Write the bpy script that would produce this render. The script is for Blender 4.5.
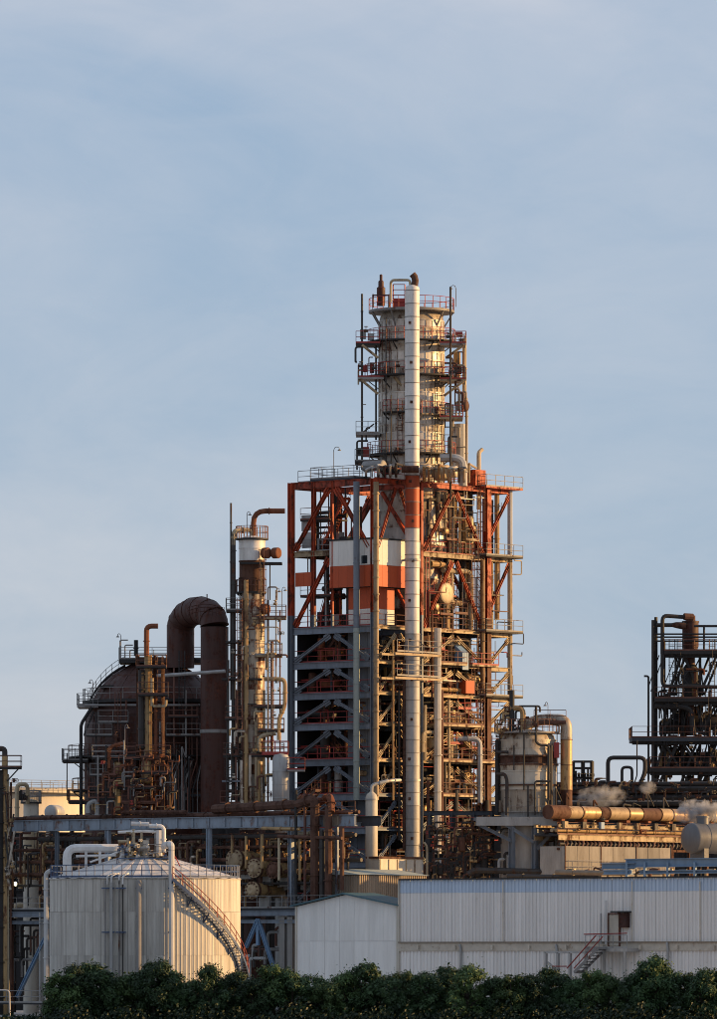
import bpy, math, random
from mathutils import Vector, Matrix, noise

# ------------------------------------------------------------------ camera, sky, sun, exposure
for o in list(bpy.data.objects): bpy.data.objects.remove(o)
SC = bpy.context.scene
COL = SC.collection
F, D, H, HY, CX = 6600.0, 600.0, 5.5, 955.0, 358.5      # focal length in px, camera distance, height, horizon row, centre column
cam = bpy.data.cameras.new('camera'); cam_o = bpy.data.objects.new('camera', cam); COL.objects.link(cam_o)
cam.sensor_fit = 'HORIZONTAL'; cam.sensor_width = 36; cam.lens = 36*F/717
cam.shift_y = (HY-509.5)/717; cam.clip_start = 1; cam.clip_end = 20000
cam_o.location = (0, -D, H); cam_o.rotation_euler = (math.pi/2, 0, 0)
SC.camera = cam_o
SUN_AZ, SUN_EL = math.radians(5), math.radians(10)      # azimuth from +X towards +Y
sdir = Vector((math.cos(SUN_AZ)*math.cos(SUN_EL), math.sin(SUN_AZ)*math.cos(SUN_EL), math.sin(SUN_EL)))
W = bpy.data.worlds.new('World'); SC.world = W; W.use_nodes = True
nt = W.node_tree; nt.nodes.clear()
def N(nt, t, **k):
    n = nt.nodes.new(t)
    for a, b in k.items(): setattr(n, a, b)
    return n
out = N(nt, 'ShaderNodeOutputWorld'); bg = N(nt, 'ShaderNodeBackground'); bg.inputs[1].default_value = 0.1
sky = N(nt, 'ShaderNodeTexSky', sky_type='NISHITA', sun_disc=False, sun_elevation=SUN_EL, sun_rotation=math.pi/2-SUN_AZ, air_density=1.0, dust_density=0.4, ozone_density=3.0)
tc = N(nt, 'ShaderNodeTexCoord')
mp = N(nt, 'ShaderNodeMapping'); mp.inputs['Scale'].default_value = (1, 1, 2.2); mp.inputs['Location'].default_value = (0.35, 0.0, 0.12)
mp.inputs['Rotation'].default_value = (0, math.radians(4), 0)
n1 = N(nt, 'ShaderNodeTexNoise'); n1.inputs['Scale'].default_value = 8; n1.inputs['Detail'].default_value = 7; n1.inputs['Roughness'].default_value = 0.55
n1.inputs['Distortion'].default_value = 0.6
rp = N(nt, 'ShaderNodeValToRGB')
rp.color_ramp.elements[0].position = 0.36; rp.color_ramp.elements[0].color = (2.52, 3.28, 4.45, 1)
rp.color_ramp.elements[1].position = 0.70; rp.color_ramp.elements[1].color = (4.35, 4.5, 5.1, 1)
mx = N(nt, 'ShaderNodeMix', data_type='RGBA'); mx.inputs[0].default_value = 0.8
L = nt.links.new
L(tc.outputs['Generated'], mp.inputs[0]); L(mp.outputs[0], n1.inputs['Vector']); 
n2 = N(nt, 'ShaderNodeTexNoise'); n2.inputs['Scale'].default_value = 34; n2.inputs['Detail'].default_value = 8; n2.inputs['Roughness'].default_value = 0.62; n2.inputs['Distortion'].default_value = 0.9; L(mp.outputs[0], n2.inputs['Vector'])
nm = N(nt, 'ShaderNodeMix', data_type='FLOAT'); nm.inputs[0].default_value = 0.2; L(n1.outputs[0], nm.inputs[2]); L(n2.outputs[0], nm.inputs[3])
sx_ = N(nt, 'ShaderNodeSeparateXYZ'); L(tc.outputs['Generated'], sx_.inputs[0])
hz = N(nt, 'ShaderNodeMapRange'); hz.inputs[1].default_value = 0.0; hz.inputs[2].default_value = 0.075; hz.inputs[3].default_value = 0.18; hz.inputs[4].default_value = 0.0; L(sx_.outputs[2], hz.inputs[0])
ha = N(nt, 'ShaderNodeMath', operation='ADD'); L(nm.outputs[0], ha.inputs[0]); L(hz.outputs[0], ha.inputs[1]); L(ha.outputs[0], rp.inputs[0])
L(sky.outputs[0], mx.inputs[6]); L(rp.outputs[0], mx.inputs[7]); L(mx.outputs[2], bg.inputs[0]); L(bg.outputs[0], out.inputs[0])
sl = bpy.data.lights.new('sun', 'SUN'); sl.energy = 5.0; sl.angle = math.radians(0.5); sl.color = (1.0, 0.59, 0.225)
so = bpy.data.objects.new('sun', sl); COL.objects.link(so); so.rotation_euler = sdir.to_track_quat('Z', 'Y').to_euler(); so.location = sdir*200
SC.view_settings.view_transform = 'Standard'; SC.view_settings.look = 'None'; SC.view_settings.gamma = 1
SC.view_settings.exposure = 0.55; SC.view_settings.use_curve_mapping = False
SC.cycles.filter_width = 1.0
SC.render.resolution_x, SC.render.resolution_y = 721, 1024

# ------------------------------------------------------------------ coordinates
RN = random.Random(11)
def sc(Y): return F/(D+Y)
def P(px, py, Y): s = sc(Y); return Vector(((px-CX)/s, Y, H+(HY-py)/s))
def V(*a): return Vector(a)
Z = Vector((0, 0, 1))
TH = math.radians(40)
U = Vector((-math.cos(TH), math.sin(TH), 0))     # plant grid: towards the left and away
W_ = Vector((math.sin(TH), math.cos(TH), 0))     # plant grid: towards the right and away
def hit(px, o, d):                                # parameter along a ground line o + t d seen in column px
    k = (px-CX)/F
    return (k*(D+o.y)-o.x)/(d.x-k*d.y)
def zz(py, Y): return H+(HY-py)/sc(Y)

# ------------------------------------------------------------------ mesh builder
class MB:
    def __init__(s): s.v = []; s.f = []
    def add(s, vs, fs):
        o = len(s.v); s.v += [tuple(v) for v in vs]; s.f += [tuple(i+o for i in f) for f in fs]; return s
    def obox(s, c, ax, ay, az):                   # oriented box from centre and half-axes
        vs = [c+ax*i+ay*j+az*k for k in (-1, 1) for j in (-1, 1) for i in (-1, 1)]
        return s.add(vs, [(0,2,3,1), (4,5,7,6), (0,1,5,4), (2,6,7,3), (0,4,6,2), (1,3,7,5)])
    def box(s, a, b):
        a, b = Vector(a), Vector(b); c = (a+b)/2; h = (b-a)/2
        return s.obox(c, V(h.x,0,0), V(0,h.y,0), V(0,0,h.z))
    def bar(s, a, b, w, h=None, up=Z):
        a, b = Vector(a), Vector(b); h = w if h is None else h
        d = b-a; l = d.length
        if l < 1e-6: return s
        d /= l; side = d.cross(up)
        if side.length < 1e-3: side = d.cross(U)
        side.normalize(); u2 = side.cross(d)
        return s.obox((a+b)/2, d*(l/2), side*(w/2), u2*(h/2))
    def ibeam(s, a, b, w, h, t=None, up=Z):
        a, b = Vector(a), Vector(b); t = t or max(.03, w*.12)
        d = (b-a).normalized(); side = d.cross(up)
        if side.length < 1e-3: side = U.copy()
        side.normalize(); u2 = side.cross(d).normalized()
        W2, H2, T = w/2, h/2, t
        pr = [(-W2,-H2), (W2,-H2), (W2,-H2+T), (T/2,-H2+T), (T/2,H2-T), (W2,H2-T), (W2,H2), (-W2,H2), (-W2,H2-T), (-T/2,H2-T), (-T/2,-H2+T), (-W2,-H2+T)]
        n = len(pr)
        vs = [a+side*x+u2*y for x, y in pr]+[b+side*x+u2*y for x, y in pr]
        fs = [(i, (i+1) % n, n+(i+1) % n, n+i) for i in range(n)]
        for o, rev in ((0, 1), (n, 0)):
            for q in ((0,1,2,11), (10,3,4,9), (8,5,6,7), (11,2,3,10), (9,4,5,8)):
                q = [i+o for i in q]; fs.append(tuple(q[::-1] if rev else q))
        return s.add(vs, fs)
    def tube(s, path, r, n=8, caps=True):
        path = [Vector(p) for p in path]; m = len(path)
        rs = r if isinstance(r, (list, tuple)) else [r]*m
        t0 = (path[1]-path[0]).normalized(); ref = Z if abs(t0.z) < .9 else Vector((0, 1, 0))
        nrm = t0.cross(ref).normalized(); vs = []
        prev = t0
        for i in range(m):
            if i == 0: t = t0; k = 1
            elif i == m-1: t = (path[i]-path[i-1]).normalized(); k = 1
            else:
                a = (path[i]-path[i-1]).normalized(); b = (path[i+1]-path[i]).normalized(); t = a+b
                t = a if t.length < 1e-4 else t.normalized(); k = 1
            q = prev.rotation_difference(t); nrm = q @ nrm; nrm = (nrm-t*nrm.dot(t)).normalized(); prev = t
            bn = t.cross(nrm)
            for j in range(n):
                an = 2*math.pi*j/n
                vs.append(path[i]+(nrm*math.cos(an)+bn*math.sin(an))*rs[i])
        fs = [(i*n+j, i*n+(j+1) % n, (i+1)*n+(j+1) % n, (i+1)*n+j) for i in range(m-1) for j in range(n)]
        if caps: fs += [tuple(range(n))[::-1], tuple(range((m-1)*n, m*n))]
        return s.add(vs, fs)
    def pipe(s, pts, r, bend=None, n=8, seg=4):
        pts = [Vector(p) for p in pts]; bend = bend or r*2.6
        path = [pts[0]]
        for i in range(1, len(pts)-1):
            a, b, c = pts[i-1], pts[i], pts[i+1]
            da, dc = (a-b), (c-b); k = min(bend, da.length*.45, dc.length*.45)
            p0 = b+da.normalized()*k; p1 = b+dc.normalized()*k
            for q in range(seg+1):
                t = q/seg; path.append(p0*(1-t)**2+b*2*t*(1-t)+p1*t*t)
        path.append(pts[-1])
        return s.tube(path, r, n)
    def lathe(s, prof, c, n=24, axis=Z, a0=0, a1=2*math.pi):
        c = Vector(c); axis = Vector(axis).normalized()
        ex = V(1,0,0) if abs(axis.z) > .9 else axis.cross(Z).normalized()
        ex = (ex-axis*ex.dot(axis)).normalized(); ey = axis.cross(ex)
        full = abs(a1-a0-2*math.pi) < 1e-6; m = n if full else n+1
        vs = []
        for r, h in prof:
            for j in range(m):
                a = a0+(a1-a0)*j/n; vs.append(c+axis*h+(ex*math.cos(a)+ey*math.sin(a))*max(r, 1e-4))
        fs = []
        for i in range(len(prof)-1):
            for j in range(n if full else m-1):
                k = (j+1) % m; fs.append((i*m+j, i*m+k, (i+1)*m+k, (i+1)*m+j))
        return s.add(vs, fs)
    def disc(s, c, r, t, axis=Z, n=16):
        return s.lathe([(0, -t/2), (r, -t/2), (r, t/2), (0, t/2)], c, n, axis)
    def rail(s, pts, h=1.1, r=.03, step=1.5, closed=False, toe=True):
        pts = [Vector(p) for p in pts]
        if closed: pts = pts+[pts[0]]
        for k in (h, h*.52):
            s.tube([p+Z*k for p in pts], r, 5)
        for i in range(len(pts)-1):
            a, b = pts[i], pts[i+1]; l = (b-a).length; m = max(1, round(l/step))
            for j in range(m+(i == len(pts)-2 and not closed)):
                p = a.lerp(b, j/m); s.tube([p, p+Z*h], r, 4, False)
            if toe: s.bar(a+Z*.07, b+Z*.07, .02, .14)
        return s

MATS = {}
def obj(name, mb, mat, parent=None, base=None, smooth=True, angle=38):
    base = base if base is not None else (parent['_b'] if parent is not None and '_b' in parent.keys() else (0, 0, 0))
    base = Vector(base)
    me = bpy.data.meshes.new(name)
    me.from_pydata([(v[0]-base.x, v[1]-base.y, v[2]-base.z) for v in mb.v], [], mb.f)
    me.materials.append(MATS[mat] if isinstance(mat, str) else mat)
    if smooth:
        me.polygons.foreach_set('use_smooth', [True]*len(me.polygons)); me.set_sharp_from_angle(angle=math.radians(angle))
    me.update()
    o = bpy.data.objects.new(name, me); COL.objects.link(o)
    if parent is not None:
        o.parent = parent
        BASES[o.name] = base
    return o
BASES = {}
def thing(name, label, cat, loc=(0, 0, 0), group=None):
    o = bpy.data.objects.new(name, None); COL.objects.link(o); o.location = loc; o.empty_display_size = .5
    o['label'] = label; o['category'] = cat
    if group: o['group'] = group
    BASES[o.name] = Vector(loc)
    return o
def part(name, mb, mat, parent, **k):
    b = BASES[parent.name]
    return obj(name, mb, mat, parent, base=b, **k)
def inst(name, me, parent, loc, rotz=0, scale=(1, 1, 1)):
    o = bpy.data.objects.new(name, me); COL.objects.link(o); o.parent = parent
    o.location = Vector(loc)-BASES[parent.name]; o.rotation_euler = (0, 0, rotz); o.scale = scale; BASES[o.name] = BASES[parent.name]
    return o
def mesh(name, mb, mat, smooth=True, angle=38):
    me = bpy.data.meshes.new(name); me.from_pydata(mb.v, [], mb.f); me.materials.append(MATS[mat])
    if smooth:
        me.polygons.foreach_set('use_smooth', [True]*len(me.polygons)); me.set_sharp_from_angle(angle=math.radians(angle))
    me.update(); return me
def struct(name, mb, mat, kind='structure'):
    o = obj(name, mb, mat, smooth=False); o['kind'] = kind; return o

# ------------------------------------------------------------------ materials
def mat(name, col, rough=.6, metal=0.0, rust=.15, rustcol=(.13, .045, .02), grime=.45, streak=.22, scale=1.0, bump=.15, spec=.4, vary=.22):
    m = bpy.data.materials.new(name); m.use_nodes = True; nt = m.node_tree; ns = nt.nodes; L = nt.links.new
    b = ns['Principled BSDF']
    tc = N(nt, 'ShaderNodeTexCoord'); oi = N(nt, 'ShaderNodeObjectInfo')
    mul = N(nt, 'ShaderNodeMath', operation='MULTIPLY'); mul.inputs[1].default_value = 37.0; L(oi.outputs['Random'], mul.inputs[0])
    ad = N(nt, 'ShaderNodeVectorMath', operation='ADD'); L(tc.outputs['Object'], ad.inputs[0]); L(mul.outputs[0], ad.inputs[1])
    st = N(nt, 'ShaderNodeMapping'); st.inputs['Scale'].default_value = (1, 1, streak); L(ad.outputs[0], st.inputs[0])
    n1 = N(nt, 'ShaderNodeTexNoise'); n1.inputs['Scale'].default_value = 1.6*scale; n1.inputs['Detail'].default_value = 8; n1.inputs['Roughness'].default_value = .68; L(st.outputs[0], n1.inputs['Vector'])
    n2 = N(nt, 'ShaderNodeTexNoise'); n2.inputs['Scale'].default_value = .9*scale; n2.inputs['Detail'].default_value = 9; n2.inputs['Roughness'].default_value = .7; L(ad.outputs[0], n2.inputs['Vector'])
    g = N(nt, 'ShaderNodeMapRange'); g.inputs[1].default_value = .35; g.inputs[2].default_value = .72; g.inputs[3].default_value = 0; g.inputs[4].default_value = grime; L(n1.outputs[0], g.inputs[0])
    m1 = N(nt, 'ShaderNodeMix', data_type='RGBA', blend_type='MIX'); m1.inputs[6].default_value = (*col, 1); m1.inputs[7].default_value = (col[0]*.33+.006, col[1]*.30+.005, col[2]*.28+.004, 1); L(g.outputs[0], m1.inputs[0])
    mixn = N(nt, 'ShaderNodeMath', operation='ADD'); L(n1.outputs[0], mixn.inputs[0]); L(n2.outputs[0], mixn.inputs[1])
    hf = N(nt, 'ShaderNodeMath', operation='MULTIPLY'); hf.inputs[1].default_value = .5; L(mixn.outputs[0], hf.inputs[0])
    th = .74-.42*rust
    r = N(nt, 'ShaderNodeMapRange'); r.inputs[1].default_value = th-.035; r.inputs[2].default_value = th+.05; L(hf.outputs[0], r.inputs[0])
    n3 = N(nt, 'ShaderNodeTexNoise'); n3.inputs['Scale'].default_value = 5*scale; n3.inputs['Detail'].default_value = 5; L(ad.outputs[0], n3.inputs['Vector'])
    rc = N(nt, 'ShaderNodeValToRGB'); rc.color_ramp.elements[0].position = .3; rc.color_ramp.elements[1].position = .75
    rc.color_ramp.elements[0].color = (rustcol[0]*.4, rustcol[1]*.4, rustcol[2]*.4, 1); rc.color_ramp.elements[1].color = (rustcol[0]*1.35, rustcol[1]*1.35, rustcol[2]*1.3, 1); L(n3.outputs[0], rc.inputs[0])
    m2 = N(nt, 'ShaderNodeMix', data_type='RGBA'); L(r.outputs[0], m2.inputs[0]); L(m1.outputs[2], m2.inputs[6]); L(rc.outputs[0], m2.inputs[7])
    vr = N(nt, 'ShaderNodeMapRange'); vr.inputs[3].default_value = 1-vary; vr.inputs[4].default_value = 1+vary*.6; L(oi.outputs['Random'], vr.inputs[0])
    hs = N(nt, 'ShaderNodeHueSaturation'); L(vr.outputs[0], hs.inputs['Value']); L(m2.outputs[2], hs.inputs['Color'])
    L(hs.outputs[0], b.inputs['Base Color'])
    rr = N(nt, 'ShaderNodeMapRange'); rr.inputs[3].default_value = rough; rr.inputs[4].default_value = min(1, rough+.35); L(r.outputs[0], rr.inputs[0]); L(rr.outputs[0], b.inputs['Roughness'])
    if metal:
        mm = N(nt, 'ShaderNodeMapRange'); mm.inputs[3].default_value = metal; mm.inputs[4].default_value = 0; L(r.outputs[0], mm.inputs[0]); L(mm.outputs[0], b.inputs['Metallic'])
    b.inputs['Specular IOR Level'].default_value = spec
    if bump:
        bp = N(nt, 'ShaderNodeBump'); bp.inputs['Strength'].default_value = bump; bp.inputs['Distance'].default_value = .05; L(n3.outputs[0], bp.inputs['Height']); L(bp.outputs[0], b.inputs['Normal'])
    MATS[name] = m; return m
mat('orange', (.42, .055, .014), .6, rust=.5, rustcol=(.08, .026, .015), grime=.8, scale=1.3)
mat('orange_panel', (.46, .075, .018), .6, rust=.1, grime=.3, vary=.1)
mat('greyblue', (.17, .20, .24), .6, rust=.28, rustcol=(.09, .05, .035), grime=.6)
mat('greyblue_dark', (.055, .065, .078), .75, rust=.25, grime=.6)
mat('cream', (.42, .32, .19), .6, rust=.48, rustcol=(.11, .05, .028), grime=.7)
mat('cream_clean', (.60, .55, .46), .6, rust=.12, grime=.4)
mat('white_panel', (.70, .68, .63), .65, rust=.08, grime=.28, vary=.08)
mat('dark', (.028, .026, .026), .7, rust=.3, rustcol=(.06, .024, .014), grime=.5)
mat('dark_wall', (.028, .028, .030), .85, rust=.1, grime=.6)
mat('rust', (.115, .052, .032), .8, rust=.5, rustcol=(.07, .028, .017), grime=.6, scale=1.1)
mat('rust_dark', (.066, .023, .016), .6, rust=.5, rustcol=(.085, .026, .015), grime=.75, scale=.8, vary=.22, streak=.12)
mat('rust_orange', (.22, .07, .028), .8, rust=.45, grime=.6, scale=1.2)
mat('rail_red', (.33, .045, .038), .6, rust=.25, grime=.4)
mat('rail_grey', (.26, .25, .24), .6, rust=.38, grime=.5)
mat('rail_rust', (.15, .065, .045), .7, rust=.4, grime=.5)
mat('rail_blue', (.045, .085, .18), .55, rust=.2, grime=.4)
mat('silver', (.60, .56, .50), .42, metal=.15, rust=.38, rustcol=(.12, .075, .05), grime=.75, streak=.35)
mat('silver_rusty', (.50, .44, .36), .5, metal=.1, rust=.48, rustcol=(.15, .075, .045), grime=.65, streak=.3)
mat('column_rusty', (.52, .45, .36), .45, metal=.1, rust=.58, rustcol=(.16, .05, .028), grime=.6, streak=.22)
mat('tan', (.40, .29, .17), .6, rust=.4, rustcol=(.15, .075, .04), grime=.6, streak=.3)
mat('stack_white', (.70, .67, .63), .45, rust=.26, rustcol=(.26, .18, .13), grime=.5, streak=.3, vary=.14)
mat('stack_orange', (.42, .075, .024), .55, rust=.25, grime=.45)
mat('stack_grey', (.46, .45, .43), .5, rust=.28, rustcol=(.2, .13, .09), grime=.55, vary=.18, streak=.3)
mat('galv', (.40, .40, .39), .5, metal=.2, rust=.25, grime=.5)
mat('pipe_cream', (.46, .37, .24), .5, metal=.1, rust=.40, grime=.6)
mat('pipe_gold', (.42, .275, .125), .42, metal=.2, rust=.45, rustcol=(.13, .05, .025), grime=.6)
mat('pipe_white', (.66, .65, .63), .5, rust=.15, grime=.4)
mat('pipe_dark', (.042, .037, .034), .6, rust=.4, rustcol=(.08, .034, .018), grime=.5)
mat('girder_blue', (.26, .305, .36), .6, rust=.42, rustcol=(.17, .09, .06), grime=.5)
mat('steel_blue', (.17, .27, .40), .55, rust=.16, grime=.4)
mat('tank_cream', (.58, .555, .50), .65, rust=.12, rustcol=(.27, .22, .16), grime=.75, streak=.08, vary=.06)
mat('tank_roof', (.68, .64, .60), .6, rust=.14, grime=.35, vary=.1)
mat('concrete', (.40, .38, .35), .9, rust=.16, rustcol=(.16, .12, .09), grime=.6)
mat('concrete_dark', (.26, .245, .225), .9, rust=.28, rustcol=(.13, .08, .05), grime=.6)
mat('ledge', (.62, .55, .45), .7, rust=.32, rustcol=(.32, .18, .10), grime=.4, streak=1)
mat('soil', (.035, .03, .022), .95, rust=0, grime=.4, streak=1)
mat('clad_white', (.80, .765, .72), .5, rust=.17, rustcol=(.46, .34, .24), grime=.30, streak=.05, vary=.04)
mat('clad_blue', (.50, .60, .72), .35, rust=.05, grime=.25, streak=.08, vary=.05)
mat('shed_white', (.80, .77, .72), .6, rust=.10, rustcol=(.34, .25, .17), grime=.3, streak=.1, vary=.04)
mat('trim_green', (.05, .12, .15), .5, rust=.1, grime=.3)
mat('box_brown', (.27, .215, .16), .7, rust=.25, rustcol=(.15, .09, .05), grime=.5, streak=.08)
mat('pale_roof', (.36, .41, .38), .7, rust=.15, grime=.4)
mat('vessel_grey', (.13, .135, .145), .45, metal=.1, rust=.08, grime=.4)
mat('drum', (.48, .41, .32), .5, metal=.1, rust=.46, rustcol=(.13, .065, .035), grime=.7, streak=.14)
mat('far_tank', (.62, .56, .46), .7, rust=.03, grime=.2)
mat('ground', (.42, .41, .39), .95, rust=.1, rustcol=(.20, .18, .15), grime=.35, streak=1, scale=.15)
mat('bark', (.05, .04, .03), .95, rust=0, grime=.5)
def leafmat(name, a, b):
    m = bpy.data.materials.new(name); m.use_nodes = True; nt = m.node_tree; L = nt.links.new; p = nt.nodes['Principled BSDF']
    tc = N(nt, 'ShaderNodeTexCoord'); oi = N(nt, 'ShaderNodeObjectInfo')
    n = N(nt, 'ShaderNodeTexNoise'); n.inputs['Scale'].default_value = 2.2; n.inputs['Detail'].default_value = 5; L(tc.outputs['Object'], n.inputs['Vector'])
    r = N(nt, 'ShaderNodeValToRGB'); r.color_ramp.elements[0].position = .32; r.color_ramp.elements[1].position = .7
    r.color_ramp.elements[0].color = (*a, 1); r.color_ramp.elements[1].color = (*b, 1); L(n.outputs[0], r.inputs[0])
    h = N(nt, 'ShaderNodeHueSaturation'); mr = N(nt, 'ShaderNodeMapRange'); mr.inputs[3].default_value = .62; mr.inputs[4].default_value = 1.45
    L(oi.outputs['Random'], mr.inputs[0]); L(mr.outputs[0], h.inputs['Value']); L(r.outputs[0], h.inputs['Color']); L(h.outputs[0], p.inputs['Base Color'])
    p.inputs['Roughness'].default_value = .55; p.inputs['Specular IOR Level'].default_value = .25
    MATS[name] = m
leafmat('leaf', (.016, .034, .014), (.048, .088, .030))
leafmat('leaf_light', (.026, .05, .016), (.075, .12, .038))
leafmat('leaf_dark', (.006, .014, .006), (.015, .028, .011))  # undergrowth leaves, darkened in colour to stand in for shade under the trees
def emit(name, col, s):
    m = bpy.data.materials.new(name); m.use_nodes = True; p = m.node_tree.nodes['Principled BSDF']
    p.inputs['Base Color'].default_value = (*col, 1); p.inputs['Emission Color'].default_value = (*col, 1); p.inputs['Emission Strength'].default_value = s
    MATS[name] = m
emit('lamp_lit', (1, .85, .45), 6)
def glassmat():
    m = bpy.data.materials.new('window_glass'); m.use_nodes = True; p = m.node_tree.nodes['Principled BSDF']
    p.inputs['Base Color'].default_value = (.02, .025, .03, 1); p.inputs['Roughness'].default_value = .12
    MATS['window_glass'] = m
glassmat()

# ------------------------------------------------------------------ equipment helpers
def pol(c, r, deg, z): a = math.radians(deg); return V(c[0]+r*math.cos(a), c[1]+r*math.sin(a), z)
def arcpts(c, r, a0, a1, z, step=12):
    n = max(2, int(abs(a1-a0)/step)); return [pol(c, r, a0+(a1-a0)*i/n, z) for i in range(n+1)]
def ring_platform(t, c, z, ri, ro, a0, a1, dm='greyblue_dark', rm='rail_red', brackets=True, hgt=1.1, th=.14):
    n = max(4, int(abs(a1-a0)/12)); m = MB()
    m.lathe([(ri, z-th), (ro, z-th), (ro, z), (ri, z), (ri, z-th)], (c[0], c[1], 0), n, Z, math.radians(a0), math.radians(a1))
    for a in (a0, a1):
        if abs(a1-a0) < 359: m.bar(pol(c, ri, a, z-th/2), pol(c, ro, a, z-th/2), .05, th+.01)
    p = part('platform', m, dm, t)
    full = abs(a1-a0) > 359
    r = MB(); pts = arcpts(c, ro-.04, a0, a1, z)
    if not full: pts = [pol(c, ri+.1, a0, z)]+pts+[pol(c, ri+.1, a1, z)]
    r.rail(pts, hgt, toe=False); part('railing', r, rm, p)
    if brackets:
        k = max(2, int(abs(a1-a0)/45)); b = MB()
        for i in range(k+1):
            a = a0+(a1-a0)*(i+.001)/(k+.002)
            b.bar(pol(c, ro-.1, a, z-th-.05), pol(c, ri-.1, a, z-th-.05), .1, .12)
            b.bar(pol(c, ro-.2, a, z-th-.1), pol(c, ri-.1, a, z-th-(ro-ri)*.8), .09)
        part('bracket', b, dm, p)
    return p
def deck(t, a, d1, l1, d2, l2, z, dm='greyblue_dark', rm='rail_rust', sides='1234', th=.16, hgt=1.1):
    """rectangular platform: corner a (xy), extents along d1 and d2; railing on the listed sides"""
    a = V(a[0], a[1], 0); c = [a, a+d1*l1, a+d1*l1+d2*l2, a+d2*l2]; m = MB()
    m.obox(a+d1*l1/2+d2*l2/2+Z*(z-th/2), d1*l1/2, d2*l2/2, Z*th/2)
    p = part('platform', m, dm, t, smooth=False)
    r = MB()
    for i in range(4):
        if str(i+1) in sides:
            q0, q1 = c[i]+Z*z, c[(i+1) % 4]+Z*z; r.rail([q0, q1], hgt)
    if sides: part('railing', r, rm, p)
    return p
def ladder(t, p, out_, z0, z1, m_='rail_rust', cage=True, w=.25):
    o = Vector(out_).normalized(); sd = o.cross(Z); m = MB(); p = Vector((p[0], p[1], 0))
    for s in (-1, 1): m.tube([p+sd*w*s+Z*z0, p+sd*w*s+Z*(z1+1.0)], .035, 4)
    k = z0+.3
    while k < z1: m.tube([p-sd*w+Z*k, p+sd*w+Z*k], .02, 4, False); k += .45
    if cage:
        k = z0+2.3
        while k < z1+1:
            m.tube([p+sd*w*1.4*math.cos(a)+o*(.7*math.sin(a))+Z*k for a in [math.pi*i/6 for i in range(7)]], .025, 4, False); k += .9
        for a in (.5, 1.57, 2.64):
            q = p+sd*w*1.4*math.cos(a)+o*(.7*math.sin(a)); m.tube([q+Z*(z0+2.3), q+Z*(z1+1)], .02, 4, False)
    return part('ladder', m, m_, t)
def lamp(t, p, h=2.2, d=V(1, 0, 0), m_='rail_grey'):
    p = Vector(p); m = MB(); k = .35
    m.tube([p, p+Z*h, p+Z*(h+.25)+d*.1, p+Z*(h+.33)+d*.3, p+Z*(h+.25)+d*.5, p+Z*(h+.1)+d*.52], .035, 5)
    m.lathe([(.02, .12), (.16, 0), (.16, -.05), (.02, -.05)], p+Z*(h+.02)+d*.52, 8)
    return part('lamp', m, m_, t)
def flanges(m, pts, r, every=3.0):
    for a, b in zip(pts, pts[1:]):
        a, b = Vector(a), Vector(b); l = (b-a).length
        if l < 1.2: continue
        k = max(1, int(l/every))
        for i in range(k): m.disc(a.lerp(b, (i+.5)/k), r*1.35, .09, (b-a).normalized(), 8)
def prun(t, pts, r, m_, name='pipe', fl=True, bend=None, n=8):
    m = MB(); m.pipe(pts, r, bend, n)
    if fl and r > .05: flanges(m, pts, r)
    return part(name, m, m_, t)
def valve(t, p, axis, r, m_='rail_red', wheel=True):
    r *= .62
    if m_ == 'rail_red' and RN.random() < .6: m_ = 'rust'
    m = MB(); p = Vector(p); a = Vector(axis).normalized(); o = Z if abs(a.z) < .5 else -U
    m.lathe([(0, -r*1.6), (r*1.5, -r*1.6), (r*1.5, -r*1.3), (r*.9, -r), (r*1.2, 0), (r*.9, r), (r*1.5, r*1.3), (r*1.5, r*1.6), (0, r*1.6)], p, 8, a)
    m.tube([p, p+o*r*3.4], r*.3, 5)
    if wheel: m.lathe([(r*1.3, -.02), (r*1.6, -.02), (r*1.6, .03), (r*1.3, .03), (r*1.3, -.02)], p+o*r*3.2, 10, o)
    return part('valve', m, m_, t)
def head(r, L0, L1, k=.28, n=5):       # profile of a closed drum with dished ends along its axis
    pr = [(r*math.sin(math.pi/2*i/n), L0-r*k*math.cos(math.pi/2*i/n)) for i in range(n+1)]
    pr += [(r*math.cos(math.pi/2*i/n), L1+r*k*math.sin(math.pi/2*i/n)) for i in range(n+1)]
    return pr
def bands(t, c, prof, mats, name='cladding_band', n=36, lap=.015):
    """vessel wall of separate overlapping bands; prof = [(z, r), ...] from the bottom up, one material per band"""
    for i in range(len(prof)-1):
        (z0, r0), (z1, r1) = prof[i], prof[i+1]; m = MB(); g = lap*(1+(i % 3))
        m.lathe([(r0+g-.03, z0), (r0+g, z0+.005), (r1+g, z1-.005), (r1+g-.03, z1)], (c[0], c[1], 0), n)
        m.lathe([(r1+.045+g, z1-.09), (r1+.045+g, z1+.02), (r1+g-.03, z1+.03)], (c[0], c[1], 0), n)
        part(name, m, mats[i % len(mats)] if isinstance(mats, (list, tuple)) else mats, t)
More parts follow.
